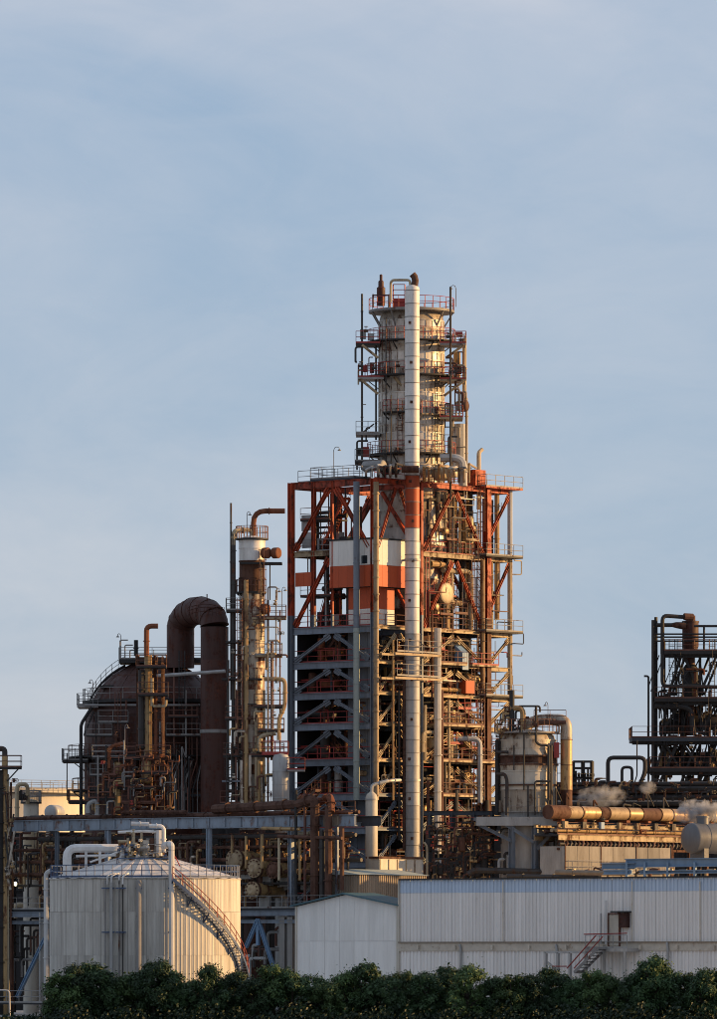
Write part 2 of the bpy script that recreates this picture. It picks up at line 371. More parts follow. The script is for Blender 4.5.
def stair(t, a, b, w, side, m_='rail_rust', steps=None, rail=True, sm=None):
    """straight stair from a up to b; side = horizontal unit vector across the flight"""
    a, b, side = Vector(a), Vector(b), Vector(side).normalized(); m = MB()
    for s in (-1, 1): m.bar(a+side*w/2*s, b+side*w/2*s, .05, .24)
    n = steps or max(3, int((b.z-a.z)/.25)); run = (b-a); run.z = 0; run = run.normalized() if run.length > 1e-3 else side.cross(Z)
    m.bar(a-side*w/2, a+side*w/2, .06, .2); m.bar(b-side*w/2, b+side*w/2, .06, .2)
    o = part('stair', m, m_, t); tr = MB()
    for i in range(n):
        q = a.lerp(b, (i+.5)/n); tr.obox(q, run*.13, side*w*.48, Z*.025)
    part('tread', tr, sm or m_, o)
    if rail:
        r = MB()
        for s in (-1, 1):
            e = side*w/2*s; r.tube([a+e+Z, b+e+Z], .03, 5); r.tube([a+e+Z*.5, b+e+Z*.5], .022, 5)
            for i in range(6): q = a.lerp(b, i/5)+e; r.tube([q, q+Z], .025, 4)
        part('railing', r, m_, o)
    return o

# ------------------------------------------------------------------ ground
g = MB(); g.add([(-9000, -2500, 0), (9000, -2500, 0), (9000, 12000, 0), (-9000, 12000, 0)], [(0, 1, 2, 3)]); struct('ground', g, 'ground')

# ------------------------------------------------------------------ main process tower
YC = 12
C0 = P(374, HY, YC); C0.z = 0
def T(u, v, z): return C0+U*u+W_*v+Z*z
A = 10.1
v1, v2, v3 = hit(421, C0, W_), hit(487, C0, W_), hit(510, C0, W_)
lv = [zz(y, YC+0) for y in (478, 548, 625, 660, 691, 722, 758, 793, 827, 861)]+[10.2, 6.4]
ztop = lv[0]; zsw = zz(612, YC+0)
tw = thing('process_tower', 'tall steel process tower, orange on top, blue grey below, with white and orange cabin', 'process tower', C0)
def col_part(u, v, w, z0=0, z1=ztop, swap=True):
    for a, b, m_ in ((z0, min(zsw, z1), 'greyblue'), (max(zsw, z0), z1, 'orange')) if swap else ((z0, z1, 'greyblue'),):
        if b > a: m = MB(); m.ibeam(T(u, v, a), T(u, v, b), w, w, .06, up=U); part('column', m, m_, tw, smooth=False)
for u, v, w in ((0, 0, .5), (A, 0, .5), (0, v1, .32), (A, v1, .5), (A, v2, .6), (A/2, v2, .45), (A/2, 0.0, .2)):
    col_part(u, v, w, 0 if not (u == A/2 and v == 0) else lv[2])
col_part(7.4, .06, .34, lv[2], ztop)
for z0, z1, m_ in ((0, zsw, 'rust'), (zsw, ztop, 'orange')):
    m = MB(); m.ibeam(T(0, v2, z0), T(0, v2, z1), .62, .62, .06, up=U); part('column', m, m_, tw, smooth=False)
for i in (0, 1):
    zt, zb = [zz(y, 12) for y in (478, 548, 625)][i]-.75, [zz(y, 12) for y in (478, 548, 625)][i+1]+.15
    for vq in (v1, v2):
        for ua, ub_ in ((A/2+.3, A-.5), (A/2-.3, .6)):
            m = MB(); m.bar(T(ua, vq, zt), T(ub_, vq, zb), .3); part('brace', m, 'orange', tw, smooth=False)
    for k in range(16):
        u_, v_ = RN.uniform(4.6, 9.6), RN.choice((RN.uniform(.8, 3.4), RN.uniform(3, 6), RN.uniform(13.6, 16)))
        if v_ < v1 and u_ < 5.9: u_ += 1.4
        m = MB(); rr = RN.choice((.06, .08, .12, .2, .3)); m.tube([T(u_, v_, zb), T(u_, v_, zb+(zt-zb)*RN.uniform(.5, 1.1))], rr, 8); part('standpipe', m, RN.choice(('pipe_dark', 'rust', 'galv', 'dark', 'orange')), tw)
    for k in range(5):
        u_, v_, z_ = RN.uniform(5.9, 9), RN.uniform(1, 3.4), RN.uniform(zb+.5, zt-1); m = MB(); m.tube([T(u_-1.2, v_, z_), T(u_+1, v_, z_)], RN.uniform(.08, .3), 10); part('standpipe', m, RN.choice(('pipe_dark', 'rust', 'galv', 'greyblue_dark')), tw)
    for k in range(4):
        u_ = 5.9+k*.95; m = MB(); hb = RN.uniform(1.0, 2.0); m.obox(T(u_, 3.0, zb+hb/2), U*.38, W_*.4, Z*hb/2); part('cabinet', m, RN.choice(('galv', 'greyblue_dark', 'rust', 'dark')), tw, smooth=False)
for z0, z1, m_ in ((0, lv[1], 'cream'), (lv[1]+.02, lv[0], 'galv')):
    m = MB(); m.tube([T(0, v3, z0), T(0, v3, z1)], .24, 8); part('column', m, m_, tw)
def beam(a, b, w, h, m_, name='beam'):
    m = MB(); m.ibeam(a, b, w, h, .05); part(name, m, m_, tw, smooth=False)
def brace(a, b, w, m_):
    m = MB(); m.ibeam(a, b, w, w, .05); br = part('brace', m, m_, tw, smooth=False)
    a, b = Vector(a), Vector(b); d = (b-a).normalized()
    for e in (a, b-d*.75): m = MB(); m.bar(e, e+d*.75, .07, w*2.3); part('gusset', m, m_, br, smooth=False)
bayL = [(0, 0), (A, 0)]
for i, z in enumerate(lv):
    up = i < 2; m_l = 'orange' if i == 0 else ('cream' if i == 1 else 'greyblue')
    m_r = 'orange' if i == 0 else ('cream' if i < 7 else 'greyblue')
    h = .62 if i != 1 else .5; hr = .45 if i < 2 else .30
    if i == 1: beam(T(A-.4, 0, z-h/2), T(5.4, 0, z-h/2), .3, h, 'cream')
    else: beam(T(A-.35, 0, z-h/2), T(.35, 0, z-h/2), .3, h, m_l)
    if i != 1: beam(T(0, .35, z-hr/2), T(0, v1-.3, z-hr/2), .3, hr, m_r)
    beam(T(0, v1+.3, z-hr/2), T(0, v2-.4, z-hr/2), .3, hr, m_r)
    beam(T(A, .35, z-h/2), T(A, v1-.3, z-h/2), .3, h, m_l); beam(T(A, v1+.3, z-h/2), T(A, v2-.35, z-h/2), .3, h, m_l)
    beam(T(.4, v2, z-h/2), T(A/2-.3, v2, z-h/2), .3, .5, m_l); beam(T(A/2+.3, v2, z-h/2), T(A-.35, v2, z-h/2), .3, .5, m_l)
    beam(T(.3, v1, z-h/2), T(A-.3, v1, z-h/2), .25, .5, m_l)
    if i < 9:
        beam(T(0, v2+.4, z-.25), T(0, v3-.2, z-.25), .25, .4, m_r)
        beam(T(.2, v3, z-.28), T(3.5, v3, z-.28), .2, .3, m_r)
# chevron braces
for i in range(len(lv)-1):
    zt, zb = lv[i]-.75, lv[i+1]+.15
    up = i < 2; ml = 'orange' if up else 'greyblue'; mr = 'orange' if up else ('cream' if i < 7 else 'greyblue')
    w = .30 if up else .28
    mid = A*.5
    if i == 0:
        brace(T(mid+.4, -.02, zt+.05), T(A-.5, -.02, zb), .32, 'orange'); brace(T(mid-.4, -.02, zt+.05), T(.6, -.02, zb), .32, 'orange')
    elif i == 1:
        brace(T(mid+.4, -.02, zt), T(A-.5, -.02, zb), .32, 'orange')
    else:
        brace(T(mid+.3, 0, zt), T(A-.5, 0, zb), w, ml); brace(T(mid-.3, 0, zt), T(.6, 0, zb), w, ml)
    vm = (v1+v2)/2
    brace(T(0, vm-.3, zt), T(0, v1+.4, zb), w*.85, mr); brace(T(0, vm+.3, zt), T(0, v2-.6, zb), w*.85, mr)
    if i != 1:
        brace(T(0, v1/2-.3, zt), T(0, .6, zb), w*.75, mr); brace(T(0, v1/2+.3, zt), T(0, v1-.4, zb), w*.75, mr)
    brace(T(A, vm-.3, zt), T(A, v1+.4, zb), w, ml); brace(T(A, vm+.3, zt), T(A, v2-.6, zb), w, ml)
    if i < 7: brace(T(0, v2+.5, zb+(zt-zb)*(.35 if up else .1)), T(0, v3-.1, zt+.2), w*.8, mr)
# floors: plates round the vessel well, railings on the edges
for i, z in enumerate(lv):
    if i == 0:
        segs = [((0.2, .2), A-.4, 2.6), ((0.2, 14.6), A-.4, v2-14.8)]
    else:
        segs = [((.16, .16), A-.32, 3.9), ((.16, 15.0), A-.32, v2-15.2), ((8.6, 4.2), A-8.8, 10.7), ((.16, 4.2), .95, 10.7)]
    for (u0, v0), lu, lv_ in segs:
        q = T(u0, v0, 0); deck(tw, q, U, lu, W_, lv_, z, 'greyblue_dark', sides='', th=.1)
    if i in (1, 2): deck(tw, T(5.8, .5, 0), U, 3.6, W_, 2.6, z+3.0, 'dark', 'rail_rust', '1', th=.12)
    r = MB()
    if i > 1: r.rail([T(A-.2, .25, z), T(.3, .25, z)], 1.1, .035)
    part('railing', r if i > 1 else r.rail([T(A-.5, .4, z), T(A-5, .4, z)]), 'rail_red' if i > 1 else 'rail_grey', tw)
    r = MB()
    if i != 1: r.rail([T(.25, .4, z), T(.25, v1-.3, z)], 1.1, .035)
    r.rail([T(.25, v1+.3, z), T(.25, v2-.3, z)], 1.1, .035); part('railing', r, 'rail_rust' if i > 1 else 'rail_red', tw)
# side balconies on the right
for i in (0, 1, 2, 4):
    q = T(-.9, v2-1.2, 0); L2 = hit(523, q, W_)
    deck(tw, q, U, 4.4, W_, L2, lv[i]+.08, 'dark' if i else 'orange', 'rail_grey' if i else 'rail_grey', sides='124', th=.16)
q = T(-.7, v2-3, 0); deck(tw, q, U, 3, W_, 3.9, lv[3]+.06, 'cream', 'rail_red', sides='124')
for i, (va, vb) in ((3, (8.2, 12.5)), (5, (8.0, 15)), (6, (8.6, 17.8)), (7, (8.2, 14.5))):
    q = T(-1.0, va, 0); deck(tw, q, U, 1.1, W_, vb-va, lv[i]+.06, 'cream', 'rail_rust', sides='14', th=.2)
# roof platform left with lamp
q = T(A-2.6, -.1, 0); deck(tw, T(A-2.2, .2, 0), -U, 5.3, W_, 2.4, ztop+.22, 'greyblue_dark', 'rail_grey', sides='1234')
lamp(tw, T(A-5, .25, ztop+.22), 2.6)
lamp(tw, T(2.2, v2-.5, ztop), 3.2, V(-.9, 0, 0)); prun(tw, [T(1, v2, ztop-2), T(1, v2, ztop+3.4), T(1, v2+.5, ztop+3.7)], .2, 'pipe_cream')
# cabin
cz0, cz1, czm = zz(586, YC+0), zz(539, YC+0), zz(564.5, YC+0)
ub, vb = 5.35, v1-.15
def wallbox(name, u0, u1, v0, v1_, z0, z1, m_):
    m = MB(); m.obox(T((u0+u1)/2, (v0+v1_)/2, (z0+z1)/2), U*(u1-u0)/2, W_*(v1_-v0)/2, Z*(z1-z0)/2); return part(name, m, m_, tw, smooth=False)
wallbox('cabin_core', .02, ub-.06, .02, vb-.06, cz0+.05, cz1-.06, 'dark_wall')
nl, nr = 5, 6
for z0, z1, m_ in ((cz0, czm, 'orange_panel'), (czm+.015, cz1, 'white_panel')):
    for k in range(nl):
        a, b = .02+(ub-.02)*k/nl, .02+(ub-.02)*(k+1)/nl-.02
        wallbox('cabin_panel', a, b, -.07, -.01, z0, z1, m_)
    for k in range(nr):
        a, b = .02+(vb-.02)*k/nr, .02+(vb-.02)*(k+1)/nr-.02
        wallbox('cabin_panel', -.07, -.01, a, b, z0, z1, m_)
wallbox('cabin_roof', -.14, ub+.1, -.14, vb+.1, cz1+.005, cz1+.16, 'dark_wall')
wallbox('cabin_window', .75, 1.45, -.1, -.075, zz(563, YC+0), zz(555, YC+0), 'window_glass')
for k in range(3): wallbox('wall_panel', .5+k*1.12, .5+k*1.12+1.1, .9, .96, lv[2]+1.6, cz0-.02, 'orange_panel')
for k in range(3): wallbox('wall_panel', .5+k*1.12, .5+k*1.12+1.1, .9, .96, lv[2]+.02, lv[2]+1.58, 'white_panel')
for k in range(2): wallbox('wall_panel', .84, .9, .98+k*1.5, .98+k*1.5+1.48, lv[2]+1.6, cz0-.02, 'orange_panel')
for k in range(2): wallbox('wall_panel', .84, .9, .98+k*1.5, .98+k*1.5+1.48, lv[2]+.02, lv[2]+1.58, 'white_panel')
for k in range(2): wallbox('wall_panel', 7.6+k*1.05, 8.63+k*1.05, .1, .16, zz(586, YC+5), zz(572, YC+5), 'orange_panel')
# stair shaft cladding and dark panels added to stand for shade behind the left face
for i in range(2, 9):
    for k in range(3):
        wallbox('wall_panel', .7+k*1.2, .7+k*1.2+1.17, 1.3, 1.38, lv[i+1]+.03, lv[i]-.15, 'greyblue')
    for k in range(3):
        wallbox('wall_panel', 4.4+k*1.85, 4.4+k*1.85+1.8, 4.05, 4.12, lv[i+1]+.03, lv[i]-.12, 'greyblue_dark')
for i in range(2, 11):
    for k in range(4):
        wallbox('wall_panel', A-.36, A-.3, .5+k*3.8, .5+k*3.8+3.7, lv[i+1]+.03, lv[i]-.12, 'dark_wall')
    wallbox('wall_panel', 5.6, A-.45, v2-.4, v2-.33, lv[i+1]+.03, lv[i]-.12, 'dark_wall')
for k in range(2): wallbox('wall_panel', A-1.9, A-.5, .9+k*.03, .93+k*.03, lv[0]-4.5-k*1.6, lv[0]-3-k*1.6, 'galv')
stair(tw, T(7.6, 1.6, lv[1]), T(4.6, 1.6, lv[0]-1.6), .9, W_, 'orange')
stair(tw, T(8.6, 2.6, lv[2]), T(6.2, 2.6, lv[1]-.2), .9, W_, 'orange')
for i in range(3, 9): stair(tw, T(8.4 if i % 2 else 5.2, 2.2, lv[i]), T(5.2 if i % 2 else 8.4, 2.2, lv[i-1]), .9, W_, 'rail_rust')
# duct in front of the left face
c1 = T(hit(356.5, C0-W_*.75, U), -.75, 0)
for z0, z1, m_ in ((zz(628, YC+1), zz(482, YC+1), 'greyblue'), (zz(800, YC+1), zz(628, YC+1)-.02, 'pale_roof')):
    m = MB(); m.tube([c1+Z*z0, c1+Z*z1], .29, 14); kk = z0+1.2
    while kk < z1: m.disc(c1+Z*kk, .33, .08, n=14); kk += 2.4
    part('duct', m, m_, tw)
# corner riser with clamps
c2 = C0-W_*.35-U*.55
m = MB(); m.tube([c2+Z*zz(800, YC+0), c2+Z*(ztop-.4)], .25, 10); k = zz(795, YC+0)
while k < ztop-1: m.disc(c2+Z*k, .33, .12, n=10); k += 1.55
part('riser_pipe', m, 'tan', tw)
# round drum ends on the right face
def hdrum(t, c, ax, r, L0, L1, m_, name='drum', k=.28):
    m = MB(); m.lathe(head(r, L0, L1, k), c, 20, ax); return part(name, m, m_, t)
hdrum(tw, T(.2, hit(446, C0, W_), zz(593, YC+8)), -U, .98, -3.4, .3, 'pipe_cream', k=.12)
hdrum(tw, T(1.6, hit(435, C0, W_), zz(596, YC+8)), -U, 1.1, -3.4, 0, 'pipe_dark')
hdrum(tw, T(1.0, hit(447, C0, W_), zz(613, YC+8)), -U, .8, -3, 0, 'pipe_gold')
hdrum(tw, T(.6, hit(478, C0, W_), zz(678, YC+8)), W_, .55, -1.2, 1.2, 'pipe_gold')
# orange box, blue hopper, small cabinets
wallbox('equipment_box', -.4, .5, hit(468, C0, W_)-.8, hit(468, C0, W_)+.5, zz(692, YC+7), zz(679, YC+7), 'orange_panel')
wallbox('equipment_box', -.3, .8, hit(478, C0, W_)-.7, hit(478, C0, W_)+.8, ztop+.1, ztop+1.6, 'orange')
m = MB(); q = T(-.3, hit(459, C0, W_), zz(656, YC+7)); m.obox(q, U*.5+Z*.4, W_*.45, Z*.8); part('hopper', m, 'steel_blue', tw, smooth=False)
# long vertical pipes on the right face
for px, y0, y1, r, m_, uo in ((437.5, 628, 882, .34, 'stack_grey', -1.6), (441.5, 690, 880, .2, 'rail_rust', -1.5), (432, 610, 700, .1, 'rust', -.9), (425, 705, 760, .16, 'pipe_cream', -1.2), (471, 480, 600, .18, 'pipe_dark', 1), (497, 490, 620, .24, 'pipe_gold', .6), (492, 500, 625, .14, 'pipe_dark', .9),
                         (452, 560, 640, .16, 'pipe_cream', .5), (460, 500, 560, .13, 'pipe_gold', .6), (483, 560, 690, .16, 'pipe_gold', -.3), (466, 640, 700, .2, 'pipe_dark', 1), (449, 700, 790, .13, 'pipe_cream', -.6), (456, 790, 870, .24, 'pipe_dark', -.9), (428, 780, 860, .14, 'rail_rust', -.7), (445, 760, 870, .12, 'pipe_dark', -.6), (487, 800, 885, .2, 'pipe_dark', -.5), (404, 660, 850, .14, 'rust', -.9), (399, 690, 840, .1, 'pipe_dark', -.7), (393, 640, 800, .12, 'pipe_gold', -.4)):
    q = T(uo, 0, 0); t_ = hit(px, q, W_); q = T(uo, t_, 0)
    prun(tw, [q+Z*zz(y1, q.y), q+Z*zz(y0, q.y)], r, m_)
q = T(-1.2, 0, 0); t0 = hit(423, q, W_); t1 = hit(436, q, W_); q0, q1 = T(-1.2, t0, 0), T(-1.2, t1, 0)
prun(tw, [q0+Z*zz(752, YC+4), q0+Z*zz(732, YC+4), q1+Z*zz(732, YC+4), q1+Z*zz(850, YC+4)], .17, 'pipe_cream')
q = T(-1.3, 0, 0); q0, q1 = T(-1.3, hit(468, q, W_), 0), T(-1.3, hit(480, q, W_), 0)
prun(tw, [q0+U*1.5+Z*zz(738, YC+8), q1+Z*zz(738, YC+8), q1+Z*zz(802, YC+8)], .25, 'stack_grey', bend=.7)
# crowd of process piping on the open floors
pm = ['pipe_cream', 'pipe_gold', 'rust', 'pipe_dark', 'pipe_gold', 'silver_rusty', 'rail_rust', 'pipe_dark', 'tan']
for i in range(0, len(lv)-2):
    zb, zt = lv[i+1], lv[i]
    for k in range(18):
        u = RN.uniform(.35, 3.4); v = RN.choice((RN.uniform(.6, v1-.4), RN.uniform(v1+.4, v2-.6), RN.uniform(v1+3.4, v2+2.8), RN.uniform(v1+3.4, v2+1.5))); r = RN.choice((.05, .06, .08, .1, .14, .2, .27)); m_ = RN.choice(pm)
        if i < 2 and v < v1: continue
        if u > .8 and v1 < v < v1+7 and r > .12: u = RN.uniform(.3, .7)
        kind = RN.random()
        if kind < .5: prun(tw, [T(u, v, zb+.1), T(u, v, zt-.5)], r, m_)
        elif kind < .75:
            z = RN.uniform(zb+.5, zt-.7); l = RN.uniform(1.5, 4); prun(tw, [T(u, v, zb+.05), T(u, v, z), T(u, min(v+l, v2+2.5), z), T(u+.6, min(v+l, v2+2.5), z)], r, m_)
        else:
            z = RN.uniform(zb+.4, zt-.6); l = RN.uniform(2, 5); prun(tw, [T(u, max(.5, v-l), z), T(u, v, z), T(u, v, zb+.1)], r, m_)
        if RN.random() < .5: valve(tw, T(u-.1, v, RN.uniform(zb+.6, zt-.9)), RN.choice((Z, W_)), max(.1, r*.9), RN.choice(('rail_red', 'pipe_dark', 'pipe_gold', 'rust')))
    for k in range(22):
        u = RN.uniform(-.2, .6); v = RN.choice((RN.uniform(v1+.3, v2-.3), RN.uniform(v1+.3, v3), RN.uniform(.5, v1))); z = RN.uniform(zb+.8, zt-.6); l = RN.uniform(.8, 3)
        if i < 2 and v < v1: v = v1+1
        m = MB(); m.pipe([T(u, v, zb+.1), T(u, v, z), T(u, v+l, z), T(u, v+l, z+RN.choice((-1, 1))*RN.uniform(.3, 1.2))], RN.uniform(.03, .06), n=5); part('conduit', m, RN.choice(('rail_rust', 'pipe_dark', 'pipe_cream', 'rail_grey', 'rail_red')), tw)
    for k in range(3 if i > 1 else 2):
        v = RN.uniform(v1+1, v2-.5); u = RN.uniform(.7, 1.0); hh = (zt-zb)*RN.uniform(.4, .65); r = RN.uniform(.3, .55)
        m = MB(); m.lathe(head(r, zb+.4, zb+hh, .4), T(u, v, 0), 16); part('vessel', m, RN.choice(('pipe_cream', 'pipe_gold', 'rust', 'pipe_dark', 'tan')), tw)
    for k in range(2):
        v = RN.uniform(v1+.8, v2-1.8); z = RN.uniform(zb+.7, zt-1.0); hdrum(tw, T(.75, v, z), RN.choice((-U, W_)), RN.uniform(.25, .42), -.7, .7, RN.choice(('pipe_gold', 'rust', 'pipe_dark', 'tan')))
    for k in range(3):
        u = RN.uniform(4.5, 9); v = RN.uniform(.8, 3.5); prun(tw, [T(u, v, zb+.1), T(u, v, zt-.6)], RN.uniform(.07, .2), RN.choice(('pipe_dark', 'rust', 'greyblue_dark')))
    for k in range(2):
        if i > 1:
            u = RN.uniform(5.2, 8.6); rr = RN.uniform(.3, .6); z = zb+rr+.5
            if RN.random() < .5: hdrum(tw, T(u, 1.6, z), U, rr, -.9, .9, RN.choice(('rust', 'greyblue_dark', 'rust_orange', 'pipe_dark')))
            else: m = MB(); m.lathe(head(rr*.8, zb+.3, zt-1.0, .4), T(u, 1.3, 0), 14); part('vessel', m, RN.choice(('rust', 'pipe_dark', 'galv', 'rust_orange')), tw)
            m = MB(); m.pipe([T(u-.8, 1.0, zb+.1), T(u-.8, 1.0, zb+1.3), T(u+RN.uniform(.8, 2), 1.0, zb+1.3)], .07, n=6); part('conduit', m, RN.choice(('rail_red', 'rust_orange', 'pipe_dark')), tw)
    # equipment deep in the frame
    for k in range(3):
        if i > 0: wallbox('cabinet', 6+k*1.1, 6.8+k*1.1, v2-1.6+.3*k, v2-.6, zb+.12, zb+RN.uniform(1.2, 2.2), RN.choice(('dark', 'greyblue_dark', 'rust')))
    for k in range(3):
        v = RN.uniform(v1+.6, v2+2.5); z = RN.uniform(zb+.9, zt-.7); l = RN.uniform(1.5, 3.5); m = MB(); m.bar(T(.1, v, z), T(.1, v+l, z), .35, .08); m.bar(T(.1, v+l*.5, z), T(.1, v+l*.5, zt-.3), .06); part('cable_tray', m, RN.choice(('rail_rust', 'cream', 'galv', 'dark')), tw, smooth=False)
    for k in range(2):
        v = RN.uniform(v1+.8, v2-1); ladder(tw, T(RN.uniform(-.1, .5), v, 0), -U, zb, zt-RN.uniform(.2, 1.2), RN.choice(('rail_rust', 'rail_red', 'pipe_dark')), cage=False, w=.22)
    for k in range(2):
        v = RN.uniform(v1+.8, v2-1.8); r_ = MB(); z = zb+RN.uniform(1.2, 1.8); r_.rail([T(-.1, v, z), T(-.1, v+1.9, z)], 1.0, .025, 1.0); r_.bar(T(.2, v, z-.05), T(.2, v+1.9, z-.05), .7, .08); part('catwalk', r_, RN.choice(('rail_rust', 'rail_red', 'cream')), tw, smooth=False)
    # thin cable runs
    prun(tw, [T(.2, v1+.45, zb+.2), T(.2, v1+.45, zt-.3)], .05, 'rail_rust', fl=False); prun(tw, [T(.15, v2-.8, zb+.2), T(.15, v2-.8, zt-.3)], .06, 'pipe_dark', fl=False)
for u, v, r, z0, z1, m_ in ((4.2, v2-.7, .35, 3, ztop+.6, 'pipe_dark'), (5.6, v2-.9, .5, 3, ztop-1, 'rust'), (3.0, v2+.9, .28, 6, ztop-.4, 'pipe_gold'), (2.0, v2-1.3, .3, 5, ztop+1.2, 'pipe_dark'), (6.9, v2-1.2, .4, 3, lv[1], 'dark'), (2.6, v2-.2, .2, 5, ztop-3, 'tan'), (4.8, v2+.6, .22, 5, lv[1], 'rust'), (8.4, v2-1.0, .5, 3, lv[1]-2, 'dark'), (1.6, v2+1.6, .16, 5, lv[1]+2, 'pipe_dark'), (.9, v2+1.1, .2, 8, ztop-1.5, 'rust')):
    prun(tw, [T(u, v, z0), T(u, v, z1)], r, m_)
for i in range(1, 9):
    ladder(tw, T(-.12, v2-2.2+(i % 2)*.9, 0), -U, lv[i], lv[i-1], 'rail_rust', cage=True)
for i in range(0, 8):
    q = T(1.2, v1+3.2, 0); deck(tw, q, W_, 2.6+(i % 3), U, 1.2, (lv[i]*.45+lv[i+1]*.55), 'rust', 'rail_red' if i % 2 else 'rail_rust', '14', th=.1)
    stair(tw, T(1.9, v2-4.6, lv[i+1]), T(1.9, v2-2.4, lv[i]*.45+lv[i+1]*.55), .7, U, 'rail_rust')
# lattice mast beside the right column
m = MB(); q = T(-.2, v2-1.1, 0)
for du, dv in ((0, 0), (.5, 0), (0, .5), (.5, .5)): m.tube([q+U*du+W_*dv+Z*lv[9], q+U*du+W_*dv+Z*lv[1]], .05, 4)
k = lv[9]
while k < lv[1]: m.bar(q+Z*k, q+W_*.5+Z*(k+.6), .04); m.bar(q+Z*k, q+U*.5+Z*(k+.6), .04); k += .6
part('ladder', m, 'rail_rust', tw, smooth=False)
for i in range(2, 8):                      # balcony brackets and guard frames
    q = T(-.6, v3+.3, lv[i]); m = MB(); m.pipe([q, q+W_*1.0, q+W_*1.0-Z*1.0, q-Z*1.0-W_*.3, q-Z*1.0-W_*.3+U*.6], .05); part('guard_frame', m, 'dark', tw) if i in (2,) else None
q = T(-.6, v3-.1, lv[1]-.05); prun(tw, [q, q+W_*.01-Z*.2, q+W_*1.1-Z*.2, q+W_*1.1-Z*1.5, q-Z*1.5+U*.5, q-Z*1.5+U*.6], .06, 'pipe_cream', 'guard_frame', fl=False)

# ------------------------------------------------------------------ tall silver column inside the tower
CC = T(4, 10, 0); CC.x = (411.5-CX)/sc(CC.y); cy_ = CC.y
def cz(py): return zz(py, cy_)
fc = thing('fractionating_column', 'tall silver cylindrical column with ring platforms rising above the orange steelwork', 'column', (CC.x, CC.y, 0))
Rr = 32.3/sc(cy_)
pr = [(cz(490), Rr)]; y = 490
while y > 322: y -= 8; pr.append((cz(y), Rr))
bands(fc, CC, pr, ['silver', 'silver', 'silver_rusty', 'silver', 'silver_rusty'])
ytop = cz(y)
for k in range(28):
    m = MB(); a_ = k*360/28; m.bar(pol(CC, Rr+.05, a_, cz(490)), pol(CC, Rr+.05, a_, ytop), .05); part('seam', m, 'silver_rusty', fc, smooth=False)
m = MB(); m.lathe([(Rr, ytop), (Rr*.97, ytop+.45), (Rr*.82, ytop+.95), (Rr*.5, ytop+1.35), (.3, ytop+1.5), (0, ytop+1.5)], (CC.x, CC.y, 0), 36); part('dome', m, 'silver_rusty', fc)
bands(fc, CC, [(cz(690), 2.9), (cz(650), 2.9), (cz(610), 2.9), (cz(580), 2.95), (cz(556), 3.0), (cz(546), 3.45), (cz(530), 3.35), (cz(512), 3.2), (cz(490)-.02, Rr)], ['rust', 'rust', 'column_rusty', 'column_rusty', 'silver_rusty', 'silver', 'silver_rusty', 'silver_rusty'])
m = MB(); m.lathe([(2.6, 0), (2.6, cz(705)), (2.9, cz(690))], (CC.x, CC.y, 0), 30); part('skirt', m, 'dark_wall', fc)
def ang(px, r, c, side=-1):   # angle at which a ring of radius r is met in column px
    x = (px-CX)/sc(c.y)-c.x; return math.degrees(side*math.acos(max(-1, min(1, x/r))))
ring_platform(fc, CC, cz(311), .6, 4.05, 0, 360, 'rail_grey', 'rail_red', brackets=False, th=.22)
m = MB()
for a in range(0, 360, 40): m.bar(pol(CC, 3.9, a, cz(313)), pol(CC, Rr-.1, a, cz(330)), .12)
part('bracket', m, 'rail_grey', fc)
ring_platform(fc, CC, cz(342), Rr+.05, 4.15, 185, 360, 'dark', 'rail_red')
ring_platform(fc, CC, cz(377), Rr+.05, 4.45, 175, 385, 'dark', 'rail_red')
ring_platform(fc, CC, cz(414), Rr+.05, 3.85, 225, 275, 'dark', 'rail_red')
ring_platform(fc, CC, cz(416), Rr+.05, 3.75, 285, 375, 'cream', 'rail_red')
ring_platform(fc, CC, cz(455), Rr+.05, 4.2, 140, 400, 'dark', 'rail_red')
def fpl(px, py, dy=0): return P(px, py, cy_+dy)
for (x0, x1, y_, m_) in ((358, 384, 377, 'rail_grey'), (356, 380, 343, 'dark'), (440, 466, 343, 'rail_grey'), (440, 466, 379, 'cream'), (440, 463, 417, 'cream'), (355, 384, 461, 'dark'), (356, 380, 433, 'rail_grey')):
    a, b = fpl(x0, y_, -3.2), fpl(x1, y_, -3.2)
    deck(fc, a, V(1, 0, 0), (b-a).x, V(0, 1, 0), 3.0, a.z, m_, 'rail_red' if y_ != 461 and y_ != 433 else 'rail_grey', sides='124' if x0 < 400 else '123', th=.2)
for x0, y0, x1, y1 in ((394, 377, 405, 390), (360, 379, 378, 394), (464, 381, 444, 396), (464, 345, 446, 358), (362, 345, 378, 358)):
    m = MB(); m.bar(fpl(x0, y0, -3.2), fpl(x1, y1, -2.6), .2); part('bracket', m, 'cream', fc, smooth=False)
for px, y0, y1, r, m_, dy in ((362, 294, 470, .1, 'pipe_dark', -3), (450.5, 287, 500, .1, 'pipe_dark', -4.2), (464.5, 338, 400, .2, 'pipe_cream', .8), (457, 352, 380, .34, 'pipe_gold', 1.2), (376, 340, 440, .09, 'pipe_dark', -2.4), (460, 424, 470, .5, 'galv', 1.4), (466.5, 398, 472, .13, 'pipe_cream', .6), (453, 424, 470, .22, 'silver_rusty', .6), (391, 395, 470, .06, 'pipe_dark', -3.9), (386, 318, 470, .06, 'pipe_dark', -3.5)):
    prun(fc, [fpl(px, y1, dy), fpl(px, y0, dy)], r, m_)
